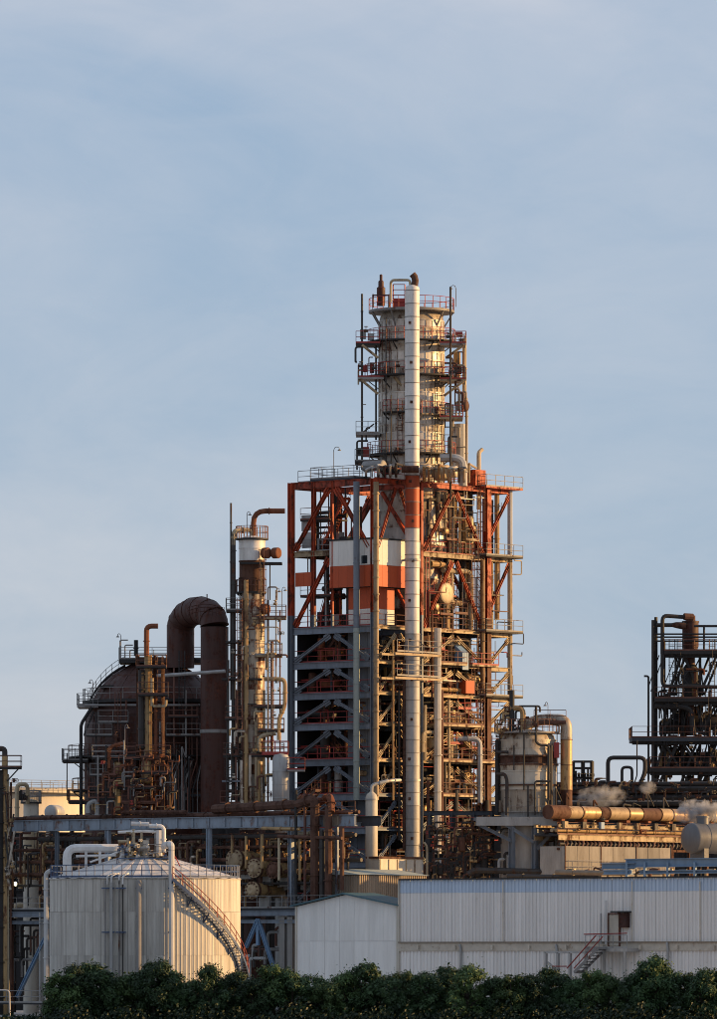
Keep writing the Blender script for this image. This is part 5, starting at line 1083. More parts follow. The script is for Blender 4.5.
for o_ in (1.2, -1.6):
    a = R0-U*o_; m = MB(); m.ibeam(a+Z*(zb+.15), a+W_*rl+Z*(zb+.15), .25, .5); part('beam', m, 'cream', rr2, smooth=False)
    m = MB(); m.ibeam(a+Z*(zb+1.2), a+W_*rl+Z*(zb+1.2), .2, .3); part('beam', m, 'cream', rr2, smooth=False)
deck(rr2, R0-U*1.1, W_, rl, U, 2.6, zb+.42, 'dark_wall', 'rail_rust', '1')
for k in range(12):
    a = R0+W_*(rl*(k+.3)/12); m = MB(); m.ibeam(a-U*1.2, a-U*1.2+Z*(zb-.1), .28, .28, up=U); part('post', m, 'rust', rr2, smooth=False)
    m = MB(); m.bar(a-U*1.35+Z*(zb+1.0), a-U*1.35+Z*(zb+1.6), .5, .3); part('junction_box', m, RN.choice(('steel_blue', 'cream', 'pipe_dark')), rr2, smooth=False)
for o_, z, r, m_ in ((.9, zb+.75, .14, 'pipe_gold'), (.4, zb+.8, .18, 'pipe_cream'), (-.4, zb+.7, .14, 'rust'), (1.3, zb-.45, .14, 'pipe_dark'), (1.1, zb-.9, .12, 'rust')): prun(rr2, [R0-U*o_+Z*z, R0-U*o_+W_*rl+Z*z], r, m_)
for k in range(34): a = R0-U*1.5+W_*(1+rl*.62*k/34)+Z*(zb-.2); prun(rr2, [a+U*1, a, a-W_*.25-Z*.5], .09, RN.choice(('rust', 'pipe_dark', 'rail_rust')), fl=False)
for k in range(18): valve(rr2, R0-U*1.3+W_*rl*RN.random()+Z*(zb+RN.uniform(.7, 2)), RN.choice((Z, W_)), RN.uniform(.12, .22), RN.choice(('rust', 'pipe_gold', 'rust_orange', 'pipe_dark')))
for k in range(11): a = R0+U*RN.uniform(.3, 1.6)+W_*rl*(k+RN.random())/11; prun(rr2, [a+Z*(hz_-.5), a+Z*(hz_+RN.uniform(.9, 2.3)), a+W_*RN.uniform(.2, 1.2)+Z*(hz_+.8)], RN.uniform(.05, .1), RN.choice(('rust', 'pipe_dark', 'dark')), fl=False)
# pale low block below that rack
B0 = RK(566, HY, 1.9); B0.z = 0; bl = hit(672, B0, W_); t = thing('equipment_block', 'pale grey panelled low block under the sunlit rack', 'equipment housing', B0)
zt_ = zz(846, 0)
m = MB(); m.obox(B0+W_*bl/2+U*1.6+Z*zt_/2, W_*bl/2, U*1.4, Z*(zt_/2-.02)); part('body', m, 'concrete', t, smooth=False)
nb = 9
for k in range(nb): m = MB(); m.obox(B0+W_*(bl*(k+.5)/nb)+U*.16+Z*(zt_/2), W_*(bl/nb/2-.03), U*.05, Z*zt_/2); part('panel', m, 'concrete_dark', t, smooth=False)
for k in range(0, nb+1, 3): m = MB(); m.bar(B0+W_*(bl*k/nb)+U*.08, B0+W_*(bl*k/nb)+U*.08+Z*(zt_+.2), .08); part('stanchion', m, 'rust', t, smooth=False)
r_ = MB(); r_.rail([B0-U*.3+Z*(zt_-2.4), B0-U*.3+W_*bl+Z*(zt_-2.4)], 1.1); part('railing', r_, 'rail_grey', t)
# dark overhead pipe bridge behind
Q0 = P(548, HY, 34); Q0.z = 0; ql = 22; t = thing('pipe_bridge', 'dark overhead pipe bridge in front of the far lattice tower', 'pipe bridge', Q0)
for py in (786, 795, 806): m = MB(); m.ibeam(P(540, py, 30), P(740, py, 30), .3, .5); part('beam', m, 'dark', t, smooth=False)
for px in range(552, 730, 22): m = MB(); a = P(px, 783, 31); m.ibeam(V(a.x, a.y, 0), a, .3, .3); part('post', m, 'dark', t, smooth=False)
for py, r, m_ in ((784, .2, 'pipe_dark'), (789, .3, 'pipe_dark'), (798, .3, 'dark'), (801, .2, 'galv'), (804, .25, 'pipe_dark'), (792, .16, 'rust'), (811, .3, 'dark'), (818, .35, 'pipe_dark'), (826, .35, 'dark')): prun(t, [P(540, py, 29), P(740, py-.8, 29)], r, m_)
m = MB(); m.obox(P(640, 799, 30.6), V(8.5, 0, 0), V(0, .1, 0), Z*.45); part('tray_panel', m, 'concrete', t, smooth=False)
for k in range(50):
    px, py = RN.uniform(576, 717), RN.uniform(778, 800); prun(t, [P(px, py+RN.uniform(3, 10), 28), P(px, py, 28), P(px+RN.uniform(3, 9), py, 28)], RN.uniform(.05, .14), RN.choice(('dark', 'pipe_dark', 'rust', 'pipe_gold')), fl=False)
for k in range(24): valve(t, P(RN.uniform(580, 716), RN.uniform(780, 800), 27.5), RN.choice((Z, V(1, 0, 0))), RN.uniform(.12, .22), RN.choice(('dark', 'rust', 'pipe_dark')))
m = MB(); 
for x in (573, 583, 592):
    m.bar(P(x, 785, 30), P(x, 761, 30), .28)
for y in (761.5, 768, 778): m.bar(P(573, y, 30), P(593, y, 30), .22)
part('frame', m, 'dark', t, smooth=False)
for k in range(6): prun(t, [P(576+k*3, 784, 30), P(576+k*3, 766+RN.uniform(0, 8), 30)], .1, 'pipe_dark'); valve(t, P(576+k*3, 775, 29.8), Z, .16, 'dark')
for pts, r in ((((608, 790), (608, 757.5), (645, 757.5), (645, 772), (641, 782)), .2), (((622, 786), (622, 767), (632, 767), (632, 786)), .14), (((637, 740), (637, 775), (634, 784)), .06)):
    prun(t, [P(x, y, 29) for x, y in pts], r, 'dark', fl=False)
# dark backdrop sheds, added to fill the gaps with darkness and hide the horizon
for x0, x1, py, Y_, lab in ((-30, 120, 834, 62, 'low dark backdrop shed behind the pipe tangle at far left'), (120, 300, 822, 62, 'dark backdrop shed behind the domed vessel foot'), (300, 520, 806, 52, 'dark backdrop shed behind the tower foot'), (520, 760, 803, 52, 'long dark backdrop shed behind the right pipe bridge')):
    a, b = P(x0, py, Y_), P(x1, py, Y_); q = V((a.x+b.x)/2, Y_, 0); t = thing('backdrop_shed', lab, 'shed', q)
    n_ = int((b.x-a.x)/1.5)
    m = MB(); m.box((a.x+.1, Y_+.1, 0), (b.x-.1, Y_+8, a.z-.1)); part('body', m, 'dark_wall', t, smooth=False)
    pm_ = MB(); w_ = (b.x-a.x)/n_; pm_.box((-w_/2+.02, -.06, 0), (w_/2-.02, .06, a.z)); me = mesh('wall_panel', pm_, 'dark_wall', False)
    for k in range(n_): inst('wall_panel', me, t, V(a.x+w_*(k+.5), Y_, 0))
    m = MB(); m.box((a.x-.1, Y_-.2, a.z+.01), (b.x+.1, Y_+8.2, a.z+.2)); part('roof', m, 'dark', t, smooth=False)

# ------------------------------------------------------------------ far lattice tower at the right edge
Yr = 46
lt = thing('lattice_tower', 'dark skeletal steel tower with brown vessel at the right edge', 'process tower', V(P(690, 0, Yr).x, Yr, 0))
def rp2(px, py, dy=0): return P(px, py, Yr+dy)
for px, y0, w in ((656, 617, .24), (664.5, 640, .16), (700, 650, .2), (730, 618, .3), (683, 700, .2)):
    for dy in (0, 6): m = MB(); a = rp2(px, y0, dy); m.ibeam(V(a.x, a.y, 0), a, w, w, .06, up=U); part('column', m, 'dark', lt, smooth=False)
m = MB(); a = rp2(653, 620, -.4); m.tube([V(a.x, a.y, 10), a], .15, 10); part('pipe', m, 'pipe_dark', lt)
prun(lt, [rp2(644, 676, -.3), rp2(648.5, 676, -.3), rp2(648.5, 785, -.3)], .1, 'dark', bend=.4, fl=False)
for y, x0, x1, rm in ((650.5, 664, 740, 'rail_rust'), (698, 655, 740, 'rail_rust'), (737.5, 632, 740, 'rail_rust'), (768, 650, 740, 'rail_rust')):
    a, b = rp2(x0, y, -1), rp2(x1, y, -1); deck(lt, a, V(1, 0, 0), (b-a).x, V(0, 1, 0), 7, a.z, 'dark' if y != 737.5 else 'greyblue_dark', rm, '124', th=.35)
    m = MB(); m.ibeam(rp2(x0, y+5, -.5), rp2(x1, y+5, -.5), .25, .4); part('beam', m, 'dark', lt, smooth=False)
for x0, y0, x1, y1, w in ((682, 654, 668, 695, .25), (682, 654, 696, 680, .2), (684, 654, 700, 695, .22), (717, 654, 700, 695, .22), (681, 702, 660, 735, .25), (681, 702, 700, 735, .22), (717, 702, 700, 735, .25), (678, 742, 659, 785, .3), (682, 742, 700, 768, .25), (664, 742, 690, 785, .2), (717, 742, 698, 785, .25), (697, 742, 680, 785, .22), (664, 742, 652, 785, .22)):
    m = MB(); m.bar(rp2(x0, y0), rp2(x1, y1), w); part('brace', m, 'dark', lt, smooth=False)
    m = MB(); m.bar(rp2(x0+4, y0, 6), rp2(x1+4, y1, 6), w); part('brace', m, 'dark', lt, smooth=False)
z0, z1 = zz(648, Yr), zz(622, Yr); c_ = rp2(690.5, 0, 1); r = 8.2/sc(Yr)
m = MB(); m.lathe([(.4, zz(735, Yr)), (.45, zz(672, Yr)), (r*.55, zz(655, Yr)), (r, z0+.2), (r, z1), (r*1.05, z1), (r*1.05, z1+.15), (r*.6, z1+.2), (r*.6, zz(615, Yr)), (0, zz(615, Yr)+.05)], (c_.x, c_.y, 0), 24); part('vessel', m, 'rust_dark', lt)
m = MB(); m.lathe([(.75, zz(696, Yr)), (.75, zz(668, Yr)), (.5, zz(664, Yr))], (c_.x, c_.y, 0), 16); part('vessel', m, 'dark', lt)
prun(lt, [rp2(695, 668, 0), rp2(695, 698, 0)], .16, 'rust_orange', fl=False); prun(lt, [rp2(686, 669, -.4), rp2(704, 669, -.4), rp2(704, 675, -.4)], .1, 'rust_orange', fl=False)
prun(lt, [rp2(692, 616.5, 0), rp2(684, 617, -.3), rp2(662.5, 615.5, -.8), rp2(662.5, 686, -.8), rp2(720, 687, -.8)], .2, 'dark', bend=.5, fl=False); prun(lt, [rp2(684, 616.5, -.3), rp2(693, 617, 0)], .34, 'rust', fl=False)
prun(lt, [rp2(656, 625, 0), rp2(672, 625, 0), rp2(676, 624, 0), rp2(690, 624, .5)], .2, 'pipe_dark'); m = MB(); m.tube([rp2(672, 625.5, -.1), rp2(676, 625, -.1), rp2(682, 626, 0), rp2(686, 626, 0)], [.15, .3, .32, .3], 12); part('nozzle', m, 'rust', lt)
prun(lt, [rp2(655, 706, -.5), rp2(680, 706, -.5), rp2(691, 709, -.5), rp2(693, 735, -.5)], .28, 'dark', bend=1.4, fl=False); prun(lt, [rp2(694, 626, -.5), rp2(720, 626, -.5)], .12, 'dark', fl=False); prun(lt, [rp2(704, 626, -.5), rp2(704, 650, -.5)], .1, 'dark', fl=False)
for y in (634, 637, 641): prun(lt, [rp2(655, y, -.5), rp2(740, y, -.5)], .08, 'dark', fl=False)
a, b = rp2(630, 737, -1), rp2(645, 737, -1); r_ = MB()
for k in range(90):
    px, py = RN.uniform(660, 722), RN.uniform(690, 782); 
    prun(lt, [rp2(px, py+RN.uniform(3, 16), 2), rp2(px, py, 2), rp2(px+RN.uniform(3, 14), py, 2)], RN.uniform(.05, .22), RN.choice(('dark', 'pipe_dark', 'dark', 'rust', 'pipe_gold')), fl=False)
for k in range(40):
    px, py = RN.uniform(657, 718), RN.choice((655, 702, 742)); x2 = px+RN.uniform(-16, 16); m = MB(); m.bar(rp2(px, py, RN.choice((0, 3, 6))), rp2(x2, py+RN.uniform(25, 40), RN.choice((0, 3, 6))), RN.uniform(.08, .16)); part('lattice_bar', m, 'dark', lt, smooth=False)
for px in (668, 676, 708): ladder(lt, rp2(px, 700, -.6), V(0, -1, 0), zz(737, Yr), zz(698, Yr), 'dark'); ladder(lt, rp2(px+4, 700, -.6), V(0, -1, 0), zz(698, Yr), zz(650, Yr), 'dark')
for k in range(40): px, py = RN.uniform(657, 720), RN.uniform(655, 735); prun(lt, [rp2(px, py+RN.uniform(5, 25), 1), rp2(px, py, 1), rp2(px+RN.uniform(-9, 12), py, 1)], RN.uniform(.04, .09), RN.choice(('dark', 'pipe_dark', 'rust')), fl=False)
for px, py, r, m_ in ((688, 719, .9, 'dark'), (705, 722, .8, 'dark'), (675, 728, .6, 'pipe_dark'), (690, 760, .8, 'dark'), (712, 762, 1.0, 'pipe_dark'), (672, 764, .6, 'rust')): hdrum(lt, rp2(px, py, 2.5), V(1, 0, 0), r, -1.2, 1.2, m_)
for k in range(20): valve(lt, rp2(RN.uniform(662, 720), RN.uniform(700, 780), -.6), RN.choice((Z, V(1, 0, 0))), RN.uniform(.14, .24), RN.choice(('pipe_gold', 'dark', 'rust')))
m = MB()
for x in (679, 700): m.bar(rp2(x, 671, -.3), rp2(x, 684, -.3), .12)
for y in (671, 684): m.bar(rp2(679, y, -.3), rp2(700, y, -.3), .12)
m.bar(rp2(679, 671, -.3), rp2(688, 684, -.3), .08); m.bar(rp2(688, 671, -.3), rp2(679, 684, -.3), .08); part('guard_frame', m, 'dark', lt, smooth=False)

# ------------------------------------------------------------------ grey horizontal vessel and blue gantry above the warehouse roof
hv = P(689, 838, -10); t = thing('horizontal_vessel', 'grey horizontal vessel with rounded end and steaming saddle at the right edge', 'vessel', hv)
ax = -V(.80, .60, 0); r = 15.2/sc(-10)
m = MB(); m.lathe(head(r, -7, -.3, .42, 8), hv, 32, ax); part('shell', m, 'vessel_grey', t)
m = MB()
for k in (1.6, 3.2): m.lathe([(r+.01, -k), (r+.04, -k+.04), (r+.01, -k+.1)], hv, 32, ax)
part('band', m, 'vessel_grey', t)
for k in (1.2, 4.5): m = MB(); m.obox(hv-ax*k-Z*(r+.3), ax*.25, ax.cross(Z)*1.0, Z*.8); part('saddle', m, 'vessel_grey', t, smooth=False)
m = MB(); q = hv-ax*1.6+Z*(r*.8); m.lathe([(.55, -.2), (.55, .75), (.62, .75), (.62, .9), (0, .9)], q, 16); part('nozzle', m, 'vessel_grey', t)
q = P(602, HY, -22); q.z = 0; t = thing('roof_gantry', 'blue painted steel gantry beams lying along the warehouse roof edge', 'gantry', q)
def GG(px, py, off=0): o = q+W_*off; g_ = o-U*hit(px, o, -U); g_.z = zz(py, g_.y); return g_
for x0, x1, y0, h_ in ((626, 745, 863, .75), (640, 745, 872, .3), (602, 636, 866, .55), (604, 632, 872, .4)):
    a = GG(x0, y0); b = GG(x1, y0); b.z = a.z; m = MB(); m.ibeam(a, b, .4, h_, .06); part('beam', m, 'steel_blue', t, smooth=False)
for x in (627, 645, 668, 695, 720): m = MB(); a = GG(x, 862, -.1); m.bar(a, V(a.x, a.y, zz(879, a.y)), .22); part('post', m, 'steel_blue', t, smooth=False)
for x in range(566, 740, 14): prun(t, [GG(x, 877, 2), GG(x, 870+RN.uniform(-3, 3), 2), GG(x+9, 870, 2)], RN.uniform(.08, .16), RN.choice(('pipe_gold', 'cream', 'pipe_dark', 'rust')), fl=False)
prun(t, [GG(556, 872, 1), GG(626, 873, 1)], .22, 'box_brown'); prun(t, [GG(508, 876, 1.5), GG(600, 877, 1.5)], .2, 'pipe_dark')

# ------------------------------------------------------------------ corrugated warehouse
W0 = P(400, HY, -24); W0.z = 0; wl = hit(745, W0, -U); E = -U; zw = zz(880, -24)
wh = thing('warehouse', 'long white corrugated warehouse with pale blue strip along its top', 'warehouse', W0)
m = MB(); m.obox(W0+E*wl/2+W_*5.05+Z*(zw/2-.05), E*(wl/2-.02), W_*4.9, Z*(zw/2-.05)); part('body', m, 'concrete', wh, smooth=False)
def sheet(w, h, ribs, mname):
    m = MB(); pr = []; n = ribs; p = w/n
    for k in range(n): x = -w/2+k*p; pr += [(x, 0), (x+p*.5, 0), (x+p*.62, -.085), (x+p*.88, -.085)]
    pr.append((w/2, 0))
    for z in (0, h): m.v += [(x, y, z) for x, y in pr]
    k = len(pr); m.f = [(i, i+1, k+i+1, k+i) for i in range(k-1)]
    return mesh('cladding_sheet', m, mname, False)
nsh = int(wl/1.17); ws = wl/nsh; rz = math.atan2(E.y, E.x)
zl = zz(945, -24); zb0 = zz(893, -24)
for z0, z1, mn in ((zb0+.01, zw, 'clad_blue'), (zl+.22, zb0, 'clad_white'), (.1, zl-.5, 'clad_white')):
    me = sheet(ws-.012, z1-z0, 3, mn)
    for k in range(nsh): inst('cladding_sheet', me, wh, W0+E*ws*(k+.5)+Z*z0-W_*(.005*(k % 2)), rz)
m = MB(); m.bar(W0-W_*.1+Z*(zw+.06), W0+E*wl-W_*.1+Z*(zw+.06), .3, .12); part('roof_trim', m, 'dark', wh, smooth=False)
m = MB(); m.bar(W0-W_*.05+Z*(zl-.13), W0+E*wl-W_*.05+Z*(zl-.13), .22, .74); part('ledge_panel', m, 'ledge', wh, smooth=False)
m = MB(); m.bar(W0-W_*.2+Z*(zl+.25), W0+E*wl-W_*.2+Z*(zl+.25), .18, .1); part('gutter', m, 'box_brown', wh, smooth=False)
m = MB(); m.bar(W0-W_*.09+U*.05, W0-W_*.09+U*.05+Z*zw, .14); part('corner_trim', m, 'cream_clean', wh, smooth=False)
def WP(px, py, off=0): o = W0-W_*off; g_ = o+E*hit(px, o, E); g_.z = zz(py, g_.y); return g_
for px, y0 in ((460, 946), (556, 946), (667, 944)): a = WP(px, y0, .3); prun(wh, [a-W_*.0, a+Z*.15, a-Z*.5+E*.1, V(a.x, a.y, .3)], .1, 'galv', 'downpipe', fl=False)
for k in range(9):
    px = 418+k*37; m = MB(); g_ = WP(px, 947, .32); m.obox(g_, E*.06, W_*.1, Z*.2); part('gutter_bracket', m, 'ledge', wh, smooth=False)
for px in (503, 632, 700): m = MB(); a = WP(px, 881, .13); b = WP(px, 941, .13); m.bar(a, b, .05, .09, up=E); part('joint_strip', m, 'ledge', wh, smooth=False)
# door, landing and stair
p_ = WP(616, 946, .14); m = MB(); a, b = WP(609.5, 946, .12), WP(620, 946, .12)
m.obox((a+b)/2+Z*1.35-W_*.06, (b-a)*.46, W_*.06, Z*1.3); d_ = part('door', m, 'cream_clean', wh, smooth=False)
m = MB()
for e_ in (-.52, .52): m.obox((a+b)/2+(b-a)*e_+Z*1.4-W_*.08, E*.05, W_*.09, Z*1.4)
m.obox((a+b)/2+Z*2.78-W_*.08, (b-a)*.55, W_*.09, Z*.06); part('door_frame', m, 'rail_rust', d_, smooth=False)
m = MB(); m.obox((a+b)/2+Z*1.5-W_*.08, (b-a)*.26, W_*.015, Z*.12); m.obox((a+b)/2+Z*.9-W_*.08, (b-a)*.3, W_*.015, Z*.1); part('door_slot', m, 'dark', d_, smooth=False)
m = MB(); c3 = WP(624.5, 920, .3); m.obox(c3, E*.38, W_*.3, Z*.62); part('wall_unit', m, 'rust_dark', wh, smooth=False); m = MB(); c3 = WP(621, 911.5, .5); m.obox(c3, E*.75, W_*.55, Z*.06); part('canopy', m, 'dark', wh, smooth=False)
for px, y0, r, m_ in ((606, 900, .09, 'pipe_white'), (601, 913, .08, 'galv')): a = WP(px, y0, .5); prun(wh, [V(a.x, a.y, zz(944, a.y)), a], r, m_, 'vent_pipe', fl=False)
a = WP(585, 948, 1.9); a.z = 0; b = WP(627, 948, 1.9); zl2 = zz(948, a.y)
deck(wh, a, E, (b-a).length if False else hit(627, a, E), W_, 1.75, zl2, 'concrete', 'galv', '1', th=.3)
r_ = MB(); q1 = WP(584, 934, 1.9); q2 = WP(627, 933, 1.9); r_.tube([q1, q2], .05, 5); part('handrail', r_, 'rail_red', wh)
for px in (586, 604, 625): m = MB(); g_ = WP(px, 950, 1.8); m.bar(V(g_.x, g_.y, 0), V(g_.x, g_.y, zl2-.3), .22); part('landing_post', m, 'concrete', wh, smooth=False)
a = WP(585, 948.5, 1.4); b = WP(545, 990, 1.4)
s0 = V(a.x, a.y, zl2); e0 = a-E*4.3; e0.z = .2
so_ = stair(wh, WP(578, 972, 2.6), WP(602, 948, 2.6), 1.1, W_, 'rail_grey', steps=8, rail=False, sm='dark')
m = MB()
for dx, dy in ((0, 2.1), (0, 3.2)):
    m.tube([WP(567, 968, dy), WP(596, 935, dy)], .06, 5); m.tube([WP(574, 968, dy), WP(603, 936, dy)], .05, 5); m.tube([WP(552, 966, dy), WP(567, 966, dy)], .05, 5)
part('handrail', m, 'rail_red', so_)
m = MB()
for x in (546, 558, 570): g_ = WP(x, 952, 2.6); m.bar(V(g_.x, g_.y, 0), g_, .2)
m.bar(WP(545, 952, 2.6), WP(586, 952, 2.6), .2); m.bar(WP(548, 962, 2.6), WP(560, 972, 2.6), .12); part('landing_frame', m, 'galv', wh, smooth=False)

# ------------------------------------------------------------------ gabled shed and brown box
S0 = P(399, HY, -23.5); S0.z = 0; sw = hit(296, S0, U)
t = thing('gabled_shed', 'small white gabled shed with dark green roof edge between tank and warehouse', 'shed', S0)
ze = zz(905.5, -23.5); zk = zz(894, -20); kf_ = hit(346, S0, U); dep = 4
m = MB(); vs = [S0, S0+U*sw, S0+U*sw+Z*ze, S0+U*kf_+Z*zk, S0+Z*ze]; vs = [v+W_*.1 for v in vs]+[v+W_*dep for v in vs]
m.add(vs, [(4, 3, 2, 1, 0), (5, 6, 7, 8, 9), (0, 1, 6, 5), (1, 2, 7, 6), (2, 3, 8, 7), (3, 4, 9, 8), (4, 0, 5, 9)]); part('body', m, 'shed_white', t, smooth=False)
zm = zz(941, -22); np_ = 7
def roofz(k): return ze+(zk-ze)*(k/kf_ if k < kf_ else (sw-k)/(sw-kf_))
for k in range(np_):
    a_, b_ = sw*k/np_+.012, sw*(k+1)/np_-.012
    m = MB(); m.obox(S0+U*(a_+b_)/2+Z*zm/2, U*(b_-a_)/2, W_*.05, Z*(zm/2-.01)); part('wall_panel', m, 'shed_white', t, smooth=False)
    pts = [a_]+([kf_] if a_ < kf_ < b_ else [])+[b_]
    top = [S0+U*x+Z*(roofz(x)-.05) for x in pts]; bot = [S0+U*x+Z*(zm+.015) for x in pts]; m = MB(); nn = len(pts)
    vs = [v-W_*.05 for v in bot+top]+[v+W_*.05 for v in bot+top]; f = list(range(nn))+list(range(2*nn-1, nn-1, -1))
    m.add(vs, [tuple(f), tuple(x+2*nn for x in f[::-1])]+[(f[i], f[i]+2*nn, f[(i+1) % len(f)]+2*nn, f[(i+1) % len(f)]) for i in range(len(f))]); part('wall_panel', m, 'shed_white', t, smooth=False)
for x0, x1 in ((-.35, kf_), (kf_, sw+.35)):
    m = MB(); z0 = roofz(0)+(zk-ze)/kf_*(-.35) if x0 < 0 else zk; z1 = zk if x0 < 0 else roofz(sw)-(zk-ze)/(sw-kf_)*.35
    a, b = S0+U*x0+Z*(z0+.08), S0+U*x1+Z*(z1+.08); m.bar(a-W_*.25+W_*dep/2, b-W_*.25+W_*dep/2, dep+.5, .12); part('roof', m, 'trim_green', t, smooth=False)
m = MB(); m.bar(S0-W_*.08+U*(sw-.1), S0-W_*.08+U*(sw-.1)+Z*ze, .16); m.bar(S0-W_*.08+U*.1, S0-W_*.08+U*.1+Z*ze, .16); part('corner_trim', m, 'cream_clean', t, smooth=False)
X0 = P(360, HY, -13); X0.z = 0; t = thing('brown_shed', 'low brown corrugated shed with pale green roof behind the gabled shed', 'shed', X0)
xu = hit(332, X0, U); xv = hit(426, X0, W_); zx = zz(874.5, -12)
m = MB(); m.obox(X0+U*xu/2+W_*xv/2+Z*zx/2, U*(xu/2-.08), W_*(xv/2-.08), Z*(zx/2-.03)); part('body', m, 'box_brown', t, smooth=False)
k1 = max(2, round(xu/1.1)); me = None
w_ = xu/k1
def bsheet(w): 
    m = MB(); pr = []; n = 4; p = w/n
    for k in range(n): x = -w/2+k*p; pr += [(x, 0), (x+p*.5, 0), (x+p*.6, -.06), (x+p*.9, -.06)]
    pr.append((w/2, 0)); m.v = [(x, y, z) for z in (0, zx-.05) for x, y in pr]; k = len(pr); m.f = [(i, i+1, k+i+1, k+i) for i in range(k-1)]; return mesh('cladding_sheet', m, 'box_brown', False)
me = bsheet(w_-.01)
for k in range(k1): inst('cladding_sheet', me, t, X0+U*w_*(k+.5)-W_*.01, math.atan2(-U.y, -U.x))
k2 = max(2, round(xv/1.1)); w2 = xv/k2; me = bsheet(w2-.01)
for k in range(k2): inst('cladding_sheet', me, t, X0+W_*w2*(k+.5)-U*.01, math.atan2(W_.y, W_.x))
m = MB(); a = X0-U*.25-W_*.25; uu, vv = xu+.5, xv+.5; hgt = .55
vs = [a+Z*zx, a+U*uu+Z*zx, a+U*uu+W_*vv+Z*zx, a+W_*vv+Z*zx, a+U*uu+Z*(zx+hgt), a+U*uu+W_*vv+Z*(zx+hgt)]
m.add(vs, [(0, 1, 4), (3, 5, 2), (0, 4, 5, 3), (1, 2, 5, 4), (0, 3, 2, 1)]); part('roof', m, 'pale_roof', t, smooth=False)
a = P(380, HY, -5.2); a.z = 0; xl = hit(423, a, W_); t = thing('parapet_block', 'sunlit cream wall block above the brown shed roof', 'wall', a)
z0, z1 = zz(876, -3), zz(857, -3)
m = MB(); m.obox(a+W_*xl/2+U*.8+Z*z1/2, W_*xl/2, U*.7, Z*(z1/2-.1)); part('body', m, 'cream_clean', t, smooth=False); m = MB(); m.obox(a+W_*xl/2+U*.8+Z*(z1-.05), W_*(xl/2+.1), U*.8, Z*.1); part('coping', m, 'rust', t, smooth=False)
for k in range(5): m = MB(); m.bar(a+W_*(xl*(k+.1)/5)+U*.08, a+W_*(xl*(k+.1)/5)+U*.08+Z*(z1-.2), .09); part('stanchion', m, 'cream', t, smooth=False)

# lamp post at the lower left
q = P(10, HY, -70); q.z = 0; t = thing('street_lamp', 'white curved street lamp post at the lower left corner', 'street lamp', q)
zt_ = zz(990, -70); m = MB(); m.tube([q, V(q.x-.05, q.y, zt_-.2), V(q.x-.15, q.y, zt_-.03), V(q.x-.4, q.y, zt_), V(q.x-1.0, q.y, zt_+.02)], .07, 8); part('post', m, 'pipe_white', t); m = MB(); m.lathe(head(.12, 0, .5, 1), V(q.x-1.0, q.y, zt_), 10, V(-1, 0, 0)); part('lamp_head', m, 'pipe_white', t)

# ------------------------------------------------------------------ trees in front
def crown_mesh(seed, w, h, nb, nl, mname):
    R = random.Random(seed); m = MB(); blobs = []
    for i in range(nb):
        a = R.uniform(0, 6.283); f = R.random(); zq = h*(.05+.80*f); lim = w*math.sqrt(max(.05, 1-(max(0, f-.25)/.85)**2)); rr = lim*math.sqrt(R.random())
        blobs.append((V(rr*math.cos(a), rr*math.sin(a), zq), R.uniform(.22, .5)))
    for i in range(nl):
        c, br = R.choice(blobs); d = V(R.gauss(0, 1), R.gauss(0, 1), R.gauss(.1, .75))*br*.55
        p = c+d
        if p.z < -.4: continue
        if R.random() < .02: p = p+V(R.gauss(0, .2), R.gauss(0, .2), abs(R.gauss(.15, .25)))
        nr = (d.normalized()*1.1+V(R.gauss(0, .45), R.gauss(0, .45), R.gauss(.45, .45))).normalized(); t1 = nr.orthogonal().normalized(); t1.rotate(Matrix.Rotation(R.uniform(0, 6.28), 3, nr)); t2 = nr.cross(t1)
        s = R.uniform(.02, .065)*(1.5 if R.random() < .08 else 1); l = s*R.uniform(1.4, 2.8)
        m.add([p-t1*l, p+t2*s+nr*s*.3, p+t1*l, p-t2*s+nr*s*.3], [(0, 1, 2, 3)])
    return mesh('crown', m, mname, False)
def trunk_mesh(seed, h):
    R = random.Random(seed); m = MB()
    top = V(R.uniform(-.3, .3), R.uniform(-.2, .2), h*.8)
    m.tube([V(0, 0, -.1), V(R.uniform(-.1, .1), 0, h*.25), top*.6+V(R.uniform(-.15, .15), 0, 0), top], [.13, .1, .07, .03], 7)
    for k in range(7):
        f = R.uniform(.18, .7); b = top*f; a = R.uniform(0, 6.28); l = R.uniform(.6, 1.3); e = b+V(math.cos(a)*l, math.sin(a)*l, R.uniform(.4, 1.0)); m.tube([b, b.lerp(e, .5)+V(0, 0, .1), e], [.06, .045, .02], 5)
    return mesh('trunk', m, 'bark')
CR = [crown_mesh(s, 1.22+.07*s, 3.4, 26+4*s, 13000, 'leaf' if s not in (1, 3) else 'leaf_light') for s in range(5)]
TR = [trunk_mesh(s, 4) for s in range(4)]
tops = [(62, 972, 1), (78, 963, 0), (95, 964, 2), (113, 972, 4), (133, 968, 1), (152, 966, 0), (172, 972, 2), (191, 973, 3), (212, 966, 4), (233, 970, 0), (252, 971, 2), (272, 969, 1), (290, 972, 0), (308, 969, 4), (327, 974, 1), (346, 968, 3), (366, 964, 2), (386, 972, 0), (406, 969, 1), (427, 972, 4), (448, 973, 2), (468, 971, 3), (490, 970, 0), (510, 972, 1), (530, 967, 4), (552, 970, 2), (572, 972, 0), (594, 971, 1), (614, 973, 3), (635, 970, 4), (653, 962, 0), (668, 964, 2), (686, 971, 1), (704, 969, 4), (722, 972, 3), (742, 970, 0), (763, 969, 1)]  # last few stand out of view, added to keep low sun off the row
ordn = 'first second third fourth fifth sixth seventh eighth ninth tenth eleventh twelfth thirteenth fourteenth fifteenth sixteenth seventeenth eighteenth nineteenth twentieth'.split()
